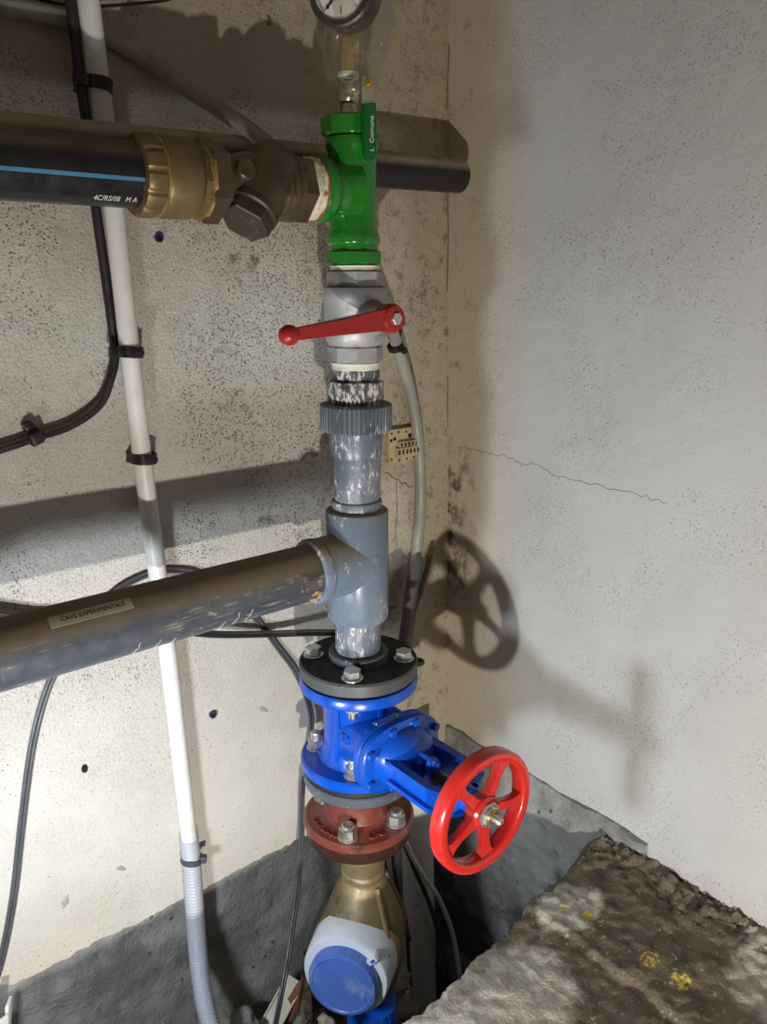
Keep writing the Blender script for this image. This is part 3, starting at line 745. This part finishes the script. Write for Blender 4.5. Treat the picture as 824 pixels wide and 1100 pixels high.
finish('gasket', B().ring(.03, .074, -.5245, -.5203, I4, 64), m_rubber, fl_)
# ------------------------------------------------------------------ blue gate valve
gv = empty('gate_valve', (0, 0, -.664), 'bright blue cast iron gate valve with red spoked handwheel', 'valve')
VZ = -.600
finish('upper_flange', B().lathe([(.03, -.541), (.080, -.541), (.0828, -.5385), (.0828, -.528), (.0805, -.5245), (.03, -.5245)], I4, 80), m_blue, gv)
finish('lower_flange', B().lathe([(.03, -.665), (.081, -.665), (.0842, -.662), (.0842, -.6515), (.0815, -.6485), (.03, -.6485)], I4, 80), m_blue, gv)
body = B().lathe([(.060, -.540), (.054, -.545), (.0515, -.555), (.0505, -.575), (.0505, -.625), (.0525, -.638), (.060, -.650)], I4, 64)
yz = Matrix(((1, 0, 0, 0), (0, 0, -1, 0), (0, 1, 0, VZ - .008), (0, 0, 0, 1)))       # local z runs out along -y


def rrect(hx, hy, p=3.2, n=56):
    out = []
    for k in range(n):
        a = 2 * PI * k / n; c, s_ = math.cos(a), math.sin(a)
        out.append((hx * math.copysign(abs(c) ** (2 / p), c), hy * math.copysign(abs(s_) ** (2 / p), s_)))
    return out


def sect(specs, M, p=3.0):
    return [[M @ Vector((x, y, z)) for x, y in rrect(hx, hy, p)] for hx, hy, z in specs]


body.loft(sect([(.050, .040, .0), (.050, .038, .050), (.053, .040, .066), (.058, .043, .073)], yz))
finish('body', body, m_blue, gv, 50)
for s_ in (-1, 1):                                              # ribs running up the barrel
    finish('rib', B().box(-.003, .003, -.0035, .0035, -.646, -.545, Matrix.Rotation(math.radians(-128 + 34 * s_), 4, 'Z') @ V(.0515, 0, 0), .0015), m_blue, gv)
finish('body_flange', B().loft(sect([(.064, .046, .072), (.067, .049, .0735), (.067, .049, .0815), (.0655, .0475, .083)], yz, 2.7)), m_blue, gv, 40)
finish('bonnet_flange', B().loft(sect([(.0655, .0475, .0845), (.067, .049, .086), (.067, .049, .0945), (.064, .046, .097)], yz, 2.7)), m_blue, gv, 40)
finish('bonnet_gasket', B().loft(sect([(.0635, .0455, .082), (.0635, .0455, .0855)], yz, 2.7)), m_rubber, gv)
dome = B().loft(sect([(.050, .040, .096), (.0475, .0385, .104), (.043, .036, .113), (.036, .032, .121), (.028, .026, .1275), (.020, .019, .1315)], yz, 2.2))
dome.box(-.012, .012, -.014, .014, .126, .142, yz, .003)
finish('bonnet', dome, m_blue, gv, 45)
for (x, z) in ((-.057, .022), (-.057, -.022), (.057, .022), (.057, -.022), (-.020, .041), (.020, .041), (-.020, -.041), (.020, -.041)):
    M = yz @ V(x, z, .0965)
    bb = finish('bonnet_bolt', B().hexa(.0058, 0, .0058, M, 6, x * 30), m_blue, gv, 25)
npl = finish('name_plate', B().box(-.021, .021, -.0055, .0055, 0, .0008, Matrix(((1, 0, 0, -.012), (0, -1, 0, -.0775), (0, 0, 1, VZ - .008 + .0488), (0, 0, 0, 1)))), m_plate, gv)
for x in (-.018, .018): finish('rivet', B().blob(V(-.012 + x, -.0775, VZ + .042) @ Matrix.Diagonal((.002, .002, .001, 1)), 1), m_zinc, npl)
# gland with its two bolts, stem
gl_ = finish('gland', B().loft(sect([(.009, .0235, .150), (.0105, .025, .1515), (.0105, .025, .1565), (.009, .0235, .158)], yz, 2.4)), m_blue, gv, 40)
for s_ in (-1, 1):
    M = yz @ V(0, .0185 * s_, 0)
    finish('gland_bolt', B().cyl(.0032, .125, .168, M, 14).hexa(.0062, .158, .1635, M, 6), m_blue, gl_, 25)
finish('stem', B().lathe([(.0058 if i % 2 else .0068, .140 + .0035 * i) for i in range(24)], yz, 20), m_rubber, gv)
for s_ in (-1, 1):                                              # yoke arms: a web with two lips
    M = yz @ Matrix.Scale(s_, 4, (1, 0, 0))
    a = B().poly([(.030, .100), (.037, .108), (.037, .190), (.030, .214), (.012, .222), (.012, .214), (.0245, .206), (.0305, .186), (.0305, .122)][::1], -.0155, .0155, M @ Matrix(((1, 0, 0, 0), (0, 0, 1, 0), (0, 1, 0, 0), (0, 0, 0, 1))))
    for zz in (-.014, .014):
        a.poly([(.028, .102), (.0435, .110), (.0435, .190), (.034, .214), (.012, .224), (.012, .216), (.029, .206), (.034, .186)], zz - .003, zz + .003, M @ Matrix(((1, 0, 0, 0), (0, 0, 1, 0), (0, 1, 0, 0), (0, 0, 0, 1))))
    finish('yoke_arm', a, m_blue, gv, 30)
finish('yoke_head', B().lathe([(.012, .209), (.0165, .211), (.0165, .229), (.0145, .232), (.006, .232)], yz, 32), m_blue, gv)
# cast marks on the barrel (a raised size figure over two rows)
def cheek(x, y, z): return Vector((-.0492 - z * 1.6, -.034 - x, VZ - .004 + y))


cm = B().merge(text_bm('50', .019, .0012, lambda x, y, z: cheek(x, y + .008, z))).merge(text_bm('GJS', .012, .001, lambda x, y, z: cheek(x, y - .011, z)))
finish('cast_marks', cm, m_blue, gv)
cm = B().merge(text_bm('PN16', .010, .0008, lambda x, y, z: yz @ Vector((x, y + .0345, .0972 + z))))
finish('cast_marks', cm, m_blue, gv)
for d in (45, 135, 225, 315):
    a = math.radians(d); x, y = .0635 * math.cos(a), .0635 * math.sin(a)
    stud_nut(gv, x, y, -.5415, -1, .0098, .006, .0065, .009, .0115, .4, 'flange_nut')
    stud_nut(gv, x, y, -.6483, 1, .0122, .0125, .0078, .011, .0135, .1 + d, 'flange_nut')
# handwheel
WY = .243; Mw = yz @ V(0, -.004, 0)
hw = finish('handwheel', B().lathe([(.0665, WY - .0115), (.0750, WY - .0125), (.0775, WY - .0105), (.0785, WY - .006), (.0785, WY + .006), (.0770, WY + .0088), (.0745, WY + .0098), (.0680, WY + .0095), (.0658, WY + .0080), (.0645, WY + .004), (.0645, WY - .007)], Mw, 72, loop=True), m_red, gv, 40)
for k in range(5):
    a = math.radians(-11 + 72 * k)
    o2 = [(.014, -.0105), (.024, -.0075), (.045, -.0062), (.058, -.0072), (.067, -.0125), (.067, .0125), (.058, .0072), (.045, .0062), (.024, .0075), (.014, .0105)]
    finish('spoke', B().poly(o2, WY - .006, WY + .0045, Mw @ Matrix.Rotation(a, 4, 'Z'), .002), m_red, hw, 30)
finish('hub', B().lathe([(.015, WY - .014), (.0185, WY - .012), (.0205, WY - .004), (.0205, WY + .006), (.018, WY + .0085), (.006, WY + .0085)], Mw, 36), m_red, hw)
wn = finish('wheel_nut', B().hexa(.0165, WY + .0085, WY + .0135, Mw, 7, .2, .06).hexa(.013, WY + .013, WY + .0165, Mw, 6, .5), m_zinc, hw, 25)
finish('brass_washer', B().ring(.005, .009, WY + .0165, WY + .0185, Mw, 24, .0006), m_brasstrim, wn)
finish('stem_end', B().lathe([(.0052 if i % 2 else .0044, WY + .016 + .0015 * i) for i in range(10)] + [(.003, WY + .0315)], Mw, 18), m_zinc, wn)
# ------------------------------------------------------------------ ring, red oxide flange, meter
sr = tag(finish('spacer_ring', B().lathe([(.03, -.690), (.079, -.690), (.0805, -.6885), (.0812, -.6755), (.0795, -.6738), (.03, -.6738)], I4, 72), m_ringgrey), 'smooth grey ring sandwiched between blue valve flange and red oxide flange', 'ring')
tag(finish('rubber_gasket', B().ring(.03, .0790, -.6736, -.6652, I4, 64, .001), m_rubber), 'black rubber gasket squeezed under the lower blue valve flange', 'gasket')
of = empty('iron_flange', (0, 0, -.784), 'red oxide painted cast iron flange with raised lettering above the water meter', 'flange')
finish('plate', B().lathe([(.03, -.763), (.078, -.763), (.0815, -.760), (.0815, -.753), (.0775, -.749), (.054, -.7475), (.047, -.742), (.0445, -.730), (.044, -.700), (.047, -.692), (.052, -.689), (.03, -.6885)], V(-.002, 0, 0), 80), m_redox, of, 40)
finish('counter_flange', B().lathe([(.03, -.785), (.070, -.785), (.077, -.781), (.0785, -.774), (.0785, -.765), (.076, -.763), (.03, -.763)], V(-.002, 0, 0), 80, rfun=lambda a, z: 1 + .008 * noise.noise(Vector((math.cos(a) * 8, math.sin(a) * 8, z * 60)))), m_redoxdark, of, 40)
for d in (-142, -68, 22, 112):
    a = math.radians(d); stud_nut(of, .0625 * math.cos(a) - .002, .0625 * math.sin(a), -.7485, 1, .0132, .015, .0085, .004, .0142, d)


def arc(t, size, mid, r):
    return B().merge(text_bm(t, size, .0012, lambda x, y, z: Vector(((r + y) * math.cos(math.radians(mid) + x / r) - .002, (r + y) * math.sin(math.radians(mid) + x / r), -.7475 + z))))


def arc_in(t, size, mid, r):                                    # read from outside the rim
    return B().merge(text_bm(t, size, .0012, lambda x, y, z: Vector(((r - y) * math.cos(math.radians(mid) + x / r) - .002, (r - y) * math.sin(math.radians(mid) + x / r), -.7475 + z))))


finish('raised_letters', arc_in('UNI', .014, -104, .064), m_redox, of)
finish('raised_letters', arc_in('UNI 50-60', .0125, 182, .066), m_redox, of)
# water meter
wm = empty('water_meter', (0, 0, -1.02), 'brass bodied water meter with white ring and blue lid under the red oxide flange', 'meter')
ax = Vector((-.79, -.57, .05)).normalized(); mc = Vector((.012, .008, -.976))
Mm = frame(mc, ax)
finish('neck', B().lathe([(.036, -.784), (.034, -.80), (.0335, -.842), (.031, -.850), (.0335, -.853), (.0335, -.857), (.031, -.861), (.030, -.876)], V(.005, 0, 0), 40), m_brassm, wm, 40)
shape = [(.0295, -.862, 0), (.033, -.868, .001), (.043, -.890, .002), (.053, -.915, .003), (.062, -.942, .003), (.065, -.985, .003), (.060, -1.03, .003), (.048, -1.07, .002), (.034, -1.092, 0)]
bell = B().loft([[Vector((.006 + ax.x * o_ + r * math.cos(a), ax.y * o_ + r * math.sin(a), z)) for a in [2 * PI * k / 56 for k in range(56)]] for r, z, o_ in shape])
finish('body', bell, m_brassm, wm, 60)
for d in (-25, -92):                                            # strengthening ribs down the bell
    a = math.radians(d); pts = [Vector((.006 + ax.x * o_ + (r + .001) * math.cos(a), ax.y * o_ + (r + .001) * math.sin(a), z)) for r, z, o_ in shape[1:6]]
    finish('rib', B().tube(spline(pts, 4), .004, 8), m_brassm, wm)
finish('register_seat', B().lathe([(.062, .000), (.067, .026), (.0690, .044), (.0685, .049), (.062, .050)], Mm, 60), m_brasstrim, wm)
wr_ = finish('white_ring', B().lathe([(.060, .048), (.0668, .049), (.0650, .095), (.0628, .099), (.054, .100)], Mm, 64), m_meterwhite, wm)
tabA = math.radians(62)
lid = finish('lid', B().lathe([(.050, .098), (.0520, .100), (.0520, .112), (.0500, .117), (.045, .1185), (.043, .1170), (.030, .1166), (.010, .1175), (.0001, .1175)], Mm, 64), m_meterlid, wm)
# hinge and latch placed round the lid by their direction across the face
rx = (RT - ax * RT.dot(ax)).normalized(); ry = ax.cross(rx)
def face(px, py, pz): return mc + rx * px + ry * py + ax * pz
def fmat(px, py, pz): return Matrix(((rx.x, ry.x, ax.x, face(px, py, pz).x), (rx.y, ry.y, ax.y, face(px, py, pz).y), (rx.z, ry.z, ax.z, face(px, py, pz).z), (0, 0, 0, 1)))
finish('latch', B().box(-.005, .005, -.009, .009, -.008, .008, fmat(.043, .042, .100) @ Matrix.Rotation(-.78, 4, 'Z'), .003), m_meterwhite, wr_)
finish('latch_hole', B().box(-.0022, .0022, -.004, .004, 0, .0086, fmat(.0442, .0432, .100) @ Matrix.Rotation(-.78, 4, 'Z'), .001), m_meterblue, wr_)
finish('thumb_recess', B().lathe([(.0105, -.001), (.0105, .002), (.009, .003), (.0085, .0005), (.0001, .0005)], fmat(.042, -.010, .1155) @ Matrix.Diagonal((.8, 1.25, 1, 1)), 24), m_meterlid, lid)
finish('lower_nut', B().lathe([(.036, -1.165), (.040, -1.16), (.040, -1.10), (.038, -1.090), (.030, -1.088)], V(.006, -.020, 0), 96, rfun=gear(16, .05)), m_meterblue, wm, 30)
finish('outlet_pipe', B().cyl(.028, -1.40, -1.16, V(.006, -.020, 0), 32), m_meterblue, wm)

# ------------------------------------------------------------------ pipes, conduit, cables on the walls
rp = finish('black_wall_pipe', B().tube([(-1.7, .09, .113), (-.5, .09, .136), (.262, .09, .1512)], .0235, 40), m_rust)
tag(rp, 'dust covered black pipe running behind the green tee to an open end at the corner', 'pipe')
finish('open_end', B().cyl(.0195, -.0005, .0008, frame((.262, .09, .1512), (1, 0, .02)), 36), m_dark, rp)
CY = .131
cpts = [at(86, -70, CY), at(95, 0, .112), at(104, 72, .118), at(112.5, 140, .1275), at(122, 220, .1305), at(150, 470, CY), at(180, 700, CY), at(203.5, 903, CY)]
cpts[0] = cpts[1] + (cpts[1] - cpts[2]) * 1.5 + Vector((0, -.004, 0))
tag(finish('white_conduit', B().tube(spline(cpts, 6), .0117, 24), m_whitepl), 'straight white plastic conduit running down the left wall', 'conduit')
hp = spline([at(203, 900, CY), at(206, 930, CY), at(209, 975, CY - .003), at(212, 1015, CY - .01), at(216, 1055, CY - .03), at(224, 1095, CY - .07), at(240, 1145, CY - .12), at(262, 1215, CY - .15)], 40)
tag(finish('corrugated_hose', B().tube(hp, .0128, 20, rf=lambda i: .0138 - (.0032 if i % 3 == 0 else 0)), m_corr, sharp=180), 'grey corrugated hose continuing the white conduit into the pit', 'hose')
ct = empty('cable_tie', at(206, 921, CY), 'dark tie around the top of the grey corrugated hose', 'cable tie')
Mt = frame(at(206, 922, CY), at(206, 910, CY) - at(207, 935, CY))
finish('band', B().ring(.0138, .0162, -.0045, .0035, Mt @ Matrix.Rotation(.16, 4, 'Y'), 28), m_greycable, ct)
finish('head', B().box(.011, .022, -.006, .003, -.004, .006, Mt @ Matrix.Rotation(math.radians(-40), 4, 'Z'), .001), m_greycable, ct)
# black cable beside the conduit, curving away to the left
kp = spline([at(67, -60, .110), at(75.5, 0, .116), at(87, 92, .125), at(94, 140, .1315), at(100.5, 205, .1385), at(116.5, 320, .1425), at(123, 378, .1435), at(118, 408, .1425), at(106, 435, .1425), at(75, 457, .1425), at(36, 470, .142), at(0, 482, .142), at(-90, 505, .142), Vector((-1.0, .142, -.19)), Vector((-1.9, .142, -.19))], 8)
tag(finish('black_cable', B().tube(kp, .0056, 16), m_black), 'thick black cable beside the white conduit, curving away to the left', 'cable')


def clip(u, v, label, left=True, r=.0132, roll=0.0, y=CY):
    p = at(u, v, y); e = empty('cable_clip', p, label, 'clip', 'black cable clips')
    M = V(*p) @ Matrix.Rotation(roll, 4, 'Y')
    arcp = [(r * math.cos(a), r * math.sin(a)) for a in lin(PI * 1.0, PI * 2.0, 16)]
    out = [(1.16 * x, 1.16 * y_) for x, y_ in arcp]
    sh = [(-r * 1.0, WALLY - y)] + arcp + [(r * 1.0, WALLY - y)] + [(r * 1.18, WALLY - y)] + out[::-1] + [(-r * 1.18, WALLY - y)]
    finish('band', B().poly(sh, -.0065, .0065, M), m_clip, e, 30)
    finish('saddle', B().box(-r * .55, r * .55, -r * 1.24, -r * 1.08, -.0055, .0055, M, .001).box(-r * .3, r * .8, -r * 1.32, -r * 1.12, -.003, .003, M, .001), m_clip, e, 30)
    if left: finish('ear', B().box(-r * 1.2 - .0125, -r * 1.0, -.0115, -.003, -.0062, .0055, M, .001), m_clip, e, 30)
    return e


clip(105, 91, 'topmost black clip holding black cable and white conduit near the top', True, .0132, .10, .1205)
clip(140, 378, 'black clip on the white conduit where the black cable bends away', True, .0132, .08)
clip(155, 492, 'lowest black clip on the white conduit, without a cable in it', False, .0132, .06)
pc = at(37, 468.5, .137); e = empty('cable_clip', pc, 'black clip on the left wall gripping only the thick black cable', 'clip', 'black cable clips')
Mc = V(*pc) @ Matrix.Rotation(math.radians(-20), 4, 'Y')
finish('band', B().poly([(x, z) for x, z in [(.0085 * math.cos(a), .0085 * math.sin(a)) for a in lin(0, -PI, 14)] + [(-.0085, .013), (-.0105, .013)] + [(.0108 * math.cos(a), .0108 * math.sin(a)) for a in lin(-PI, 0, 14)] + [(.0108, .013), (.0085, .013)]], -.006, .006, Mc @ Matrix(((0, 0, 1, 0), (0, 1, 0, 0), (1, 0, 0, 0), (0, 0, 0, 1)))), m_clip, e, 30)
finish('saddle', B().box(-.007, .007, -.0135, -.0095, -.006, .006, Mc, .001), m_clip, e)
finish('nail_post', B().box(-.0055, .0055, -.004, .012, .0085, .016, Mc, .0015), m_clip, e)
# grey hose: over the top left, behind the fittings, out under the lever and down
gp_ = [Vector((-1.9, .134, .26)), Vector((-1.0, .134, .265)), at(-110, -6, .134), at(-40, 3, .134), at(0, 7, .134), at(45, 14, .136), at(90, 27, .139), at(150, 60, .138), at(215, 105, .118), at(262, 135, .069), at(282, 151, .053), at(302, 168, .0515), at(335, 205, .051), at(378, 270, .064), at(415, 342, .100), at(428, 375, .118), at(442, 425, .134), at(450, 480, .137), at(452, 540, .137), at(447, 598, .136), at(445, 612, .136)]
tag(finish('grey_hose', B().tube(spline(gp_, 8), .0092, 18), m_hose), 'grey flexible hose arching behind the brass fittings and down beside the union', 'hose')
p = at(425, 372, .116); e = empty('cable_clip', p, 'black clip holding the grey hose beside the galvanised ball valve', 'clip', 'black cable clips')
Mt = frame(p, at(421, 358, .112) - at(430, 385, .121))
finish('band', B().ring(.0094, .0125, -.0045, .0045, Mt, 26, .001), m_clip, e)
finish('tongue', B().box(-.004, .004, .010, .024, -.004, .004, Mt @ Matrix.Rotation(math.radians(155), 4, 'Z'), .001).box(-.004, .004, .010, .040, -.003, .003, Mt @ Matrix.Rotation(math.radians(-75), 4, 'Z'), .001), m_clip, e)
# split sleeve and stick behind the flange
a, b_ = at(446, 596, .132), at(431, 712, .1)
t = (b_ - a).normalized(); Ms_ = frame(a, t, (0, -1, 0)); L = (b_ - a).length
half = []
for i, zz in enumerate(lin(0, L, 12)):
    half.append([Ms_ @ Vector((r * math.cos(q_), r * math.sin(q_), zz + (.022 * (1 - math.cos(q_)) if i == 0 else 0))) for r, q_ in [(.0138, q_) for q_ in lin(-1.5, 1.5, 12)] + [(.0122, q_) for q_ in lin(1.5, -1.5, 12)]])
tag(finish('split_sleeve', B().loft(half), M_('dark_sleeve_plastic', (.085, .088, .088), .45, wear=(((.16, .14, .11), 30, .55, .68),))), 'dark grey plastic sleeve below the grey hose, cut at a slant', 'sleeve')
tag(finish('thin_stick', B().tube([at(465, 588, .135), at(455, 625, .133), at(443, 660, .126), at(434, 702, .11)], [.0038, .0045, .0048, .0045], 8), m_stick), 'thin brown stick leaning behind the split grey sleeve', 'stick')
# twin cable loop
def twin(off):
    P = [at(-12, 1075, .1455), at(3, 1025, .1455), at(15, 960, .1455), at(24, 880, .1455), at(35, 800, .1455), at(52, 738, .1455), at(76, 694, .1455), at(104, 656, .1455), at(130, 631, .1462), at(165, 614.5, .1468), at(190, 612.5, .1466), at(216, 618, .1455), at(247, 638, .1455), at(277, 667, .1462), at(300, 697, .1455), at(319, 724, .142), at(334, 765, .135), at(332, 800, .130), at(325, 845, .122), at(324, 900, .112), at(320, 950, .100), at(311, 1020, .070), at(299, 1085, .040), at(288, 1140, .03)]
    S = spline(P, 7); out = []
    for i, p in enumerate(S):
        tg = (S[min(i + 1, len(S) - 1)] - S[max(i - 1, 0)]).normalized(); sdv = tg.cross(Vector((0, 1, 0))).normalized()
        out.append(p + sdv * off)
    return out
tw = empty('twin_cable', at(165, 614, .143), 'thin grey twin cable looping up behind the side pipe and down into the pit', 'cable')
for off in (-.0024, .0024): finish('strand', B().tube(twin(off), .0026, 10), m_greycable, tw)
bcab = spline([Vector((-1.9, .139, -.33)), Vector((-1.0, .139, -.33)), at(-90, 650, .139), at(0, 658, .139), at(45, 663, .139), at(110, 668, .128), at(180, 676, .110), at(232, 681.5, .128), at(290, 681, .134), at(345, 679.5, .115), at(385, 682, .1), at(415, 690, .1), at(424, 720, .105)], 7)
tag(finish('horizontal_cable', B().tube(bcab, .0052, 14), m_black), 'black cable crossing the left wall level behind the grey side pipe', 'cable')
tag(finish('sagging_wire', B().tube(spline([at(28, -6, .142), at(45, 0, .14), at(75, 5.5, .139), at(108, 6.5, .139), at(150, 3.5, .14), at(176, .5, .142), at(200, -6, .142)], 6), .0017, 8), m_dark), 'thin dark wire sagging across the wall at the very top', 'wire')
tag(finish('black_stub', B().tube([at(409, 649, .05), at(424, 650, .05)], .006, 12), m_black), 'black cable stub poking out behind the blue grey tee', 'cable')
# perforated cream plate by the union
pa, pb_ = at(416, 461, .14), at(452, 451, .14); pc_, pd = at(418, 503, .14), at(451, 494, .14)
o_ = (pa + pd) / 2; o_.y = .1435; wx, wz = .031, .027
cp = empty('cream_plate', o_, 'cream plastic perforated terminal plate fixed to the wall behind the union', 'plate')
Mp = V(*o_)
finish('plate', B().box(-wx, wx, -.004, .006, -wz, wz, Mp, .0015), m_cream, cp)
finish('terminal_block', B().box(-wx + .012, wx, -.013, -.003, -.018, -.002, Mp, .0015).box(-wx + .016, wx, -.011, -.003, -.002, .007, Mp, .0015), m_cream, cp)
hl = B()
for k in range(6): hl.box(-.017 + .0078 * k - .0016, -.017 + .0078 * k + .0016, -.0136, -.012, -.0125, -.0055, Mp)
for k in range(5): hl.box(-.011 + .0078 * k - .0016, -.011 + .0078 * k + .0016, -.0116, -.010, -.0005, .005, Mp)
tag(finish('terminal_slots', hl, m_dark, cp), kind='stuff')
for (x, z, r) in ((-.026, .021, .0018), (-.012, .022, .002), (.004, .021, .0018), (.018, .022, .0018), (-.027, .010, .0026), (-.020, .012, .0032), (.012, .014, .004), (-.026, -.020, .0018), (-.010, -.0235, .0018), (.006, -.023, .0018), (.020, -.022, .0018)):
    finish('hole', B().cyl(r, .0038, .0045, frame(o_ + Vector((x, 0, z)), (0, -1, 0)), 12), m_dark, cp)

# ------------------------------------------------------------------ down in the pit
pz = [at(446, 800, .09), at(447, 880, .09), at(452, 1050, .09)]
t = (pz[2] - pz[0]).normalized()
tag(finish('sleeve_pipe', B().cyl(.0285, -.02, .74, frame(pz[0], t), 40, .001), m_pitpipe), 'wide pale grey pipe standing in the pit behind the meter', 'pipe')
wc = spline([at(436, 905, .03), at(444, 922, .03), at(458, 945, .03), at(470, 962, .03), at(482, 990, .03), at(489, 1015, .03), at(494, 1050, .02)], 6)
tag(finish('pale_cable', B().tube(wc, .0042, 10), M_('pale_cable_sheath', (.62, .60, .55), .5)), 'thin pale cable hanging in the pit right of the grey pipe', 'cable')
tag(finish('pit_cable', B().tube(spline([at(434, 905, .045), at(446, 935, .045), at(461, 970, .045), at(473, 1010, .045), at(486, 1060, .045)], 6), .0042, 10), m_dirtycable), 'dark cable hanging alongside the pale cable in the pit', 'cable')
tag(finish('pit_cable', B().tube(spline([at(411, 900, .06), at(414, 930, .055), at(424, 960, .05), at(434, 985, .045), at(440, 1010, .045)], 6), .0034, 10), m_dirtycable), 'black cable curving behind the right side of the brass meter body', 'cable')
tag(finish('pit_cable', B().tube(spline([at(421, 900, .05), at(423, 930, .05), at(430, 965, .047), at(436, 990, .035), at(441, 1060, .03)], 6), .0034, 10), m_dirtycable), 'second black cable nearer the grey pipe behind the meter', 'cable')
# trunking strip leaning against the foundation
a, b_ = at(318, 1052, .115), at(278, 1125, .09)
Mt = frame(a, b_ - a, RT); L = (b_ - a).length
tr_ = empty('trunking_strip', b_, 'pale plastic trunking strip leaning on the foundation under the hanging cable', 'trunking')
finish('channel', B().box(-.017, .017, -.002, .002, 0, L + .05, Mt), m_creamlight, tr_)
for s_ in (-1, 1): finish('lip', B().box(.0155 * s_ - .0016, .0155 * s_ + .0016, -.008, .007, 0, L + .05, Mt, .0008), m_creamlight, tr_)
tag(finish('wooden_peg', B().tube([at(331, 1022, .10), at(330, 1050, .09), at(328, 1080, .07), at(330, 1115, .05)], [.009, .010, .012, .014], 12), m_stick), 'dark wooden peg standing left of the meter lid', 'peg')
tag(finish('clay_shard', B().blob(V(*at(319, 1075, .10)) @ Matrix.Rotation(.6, 4, 'Y') @ Matrix.Diagonal((.018, .012, .036, 1)), 3, .35, 1.6, 4), m_clay), 'reddish clay shard lying beside the pale trunking strip', 'shard')
st_l = ['pale rubble stone beside the clay shard left of the meter', 'grey rubble stone at the foot of the trunking strip', 'brown rubble stone right of the meter lid', 'rough rubble stone below the grey pit pipe', 'rubble stone at the foot of the foundation near the hose', 'small rubble stone below the blue meter nut']
for k, (u, v, y, s_) in enumerate(((322, 1096, .06, .014), (262, 1100, .10, .026), (424, 1052, .03, .028), (432, 1085, .02, .030), (243, 1098, .15, .028), (350, 1098, -.06, .012))):
    tag(finish('rubble_stone', B().blob(V(*at(u, v, y)) @ Matrix.Rotation(k, 4, 'Z') @ Matrix.Diagonal((s_, s_ * .8, s_ * .75, 1)), 3, .55, 1.7, k), m_stone if k != 1 else m_found, sharp=180), st_l[k], 'stone', 'rubble stones in the pit')
# folded white plastic profile at the bottom left
Mf = V(*at(6, 1093, .09)) @ Matrix.Rotation(.35, 4, 'Z') @ Matrix.Rotation(.18, 4, 'Y')
wp = empty('white_profile', at(6, 1093, .09), 'folded white plastic profile standing at the left end of the pit', 'profile')
finish('face', B().box(-.045, .002, -.003, 0, -.25, .004, Mf, .0008), m_whitepl, wp)
finish('flank', B().box(.004, .022, -.002, .002, -.25, .012, Mf @ Matrix.Rotation(.7, 4, 'Z'), .0008), m_whitepl, wp)
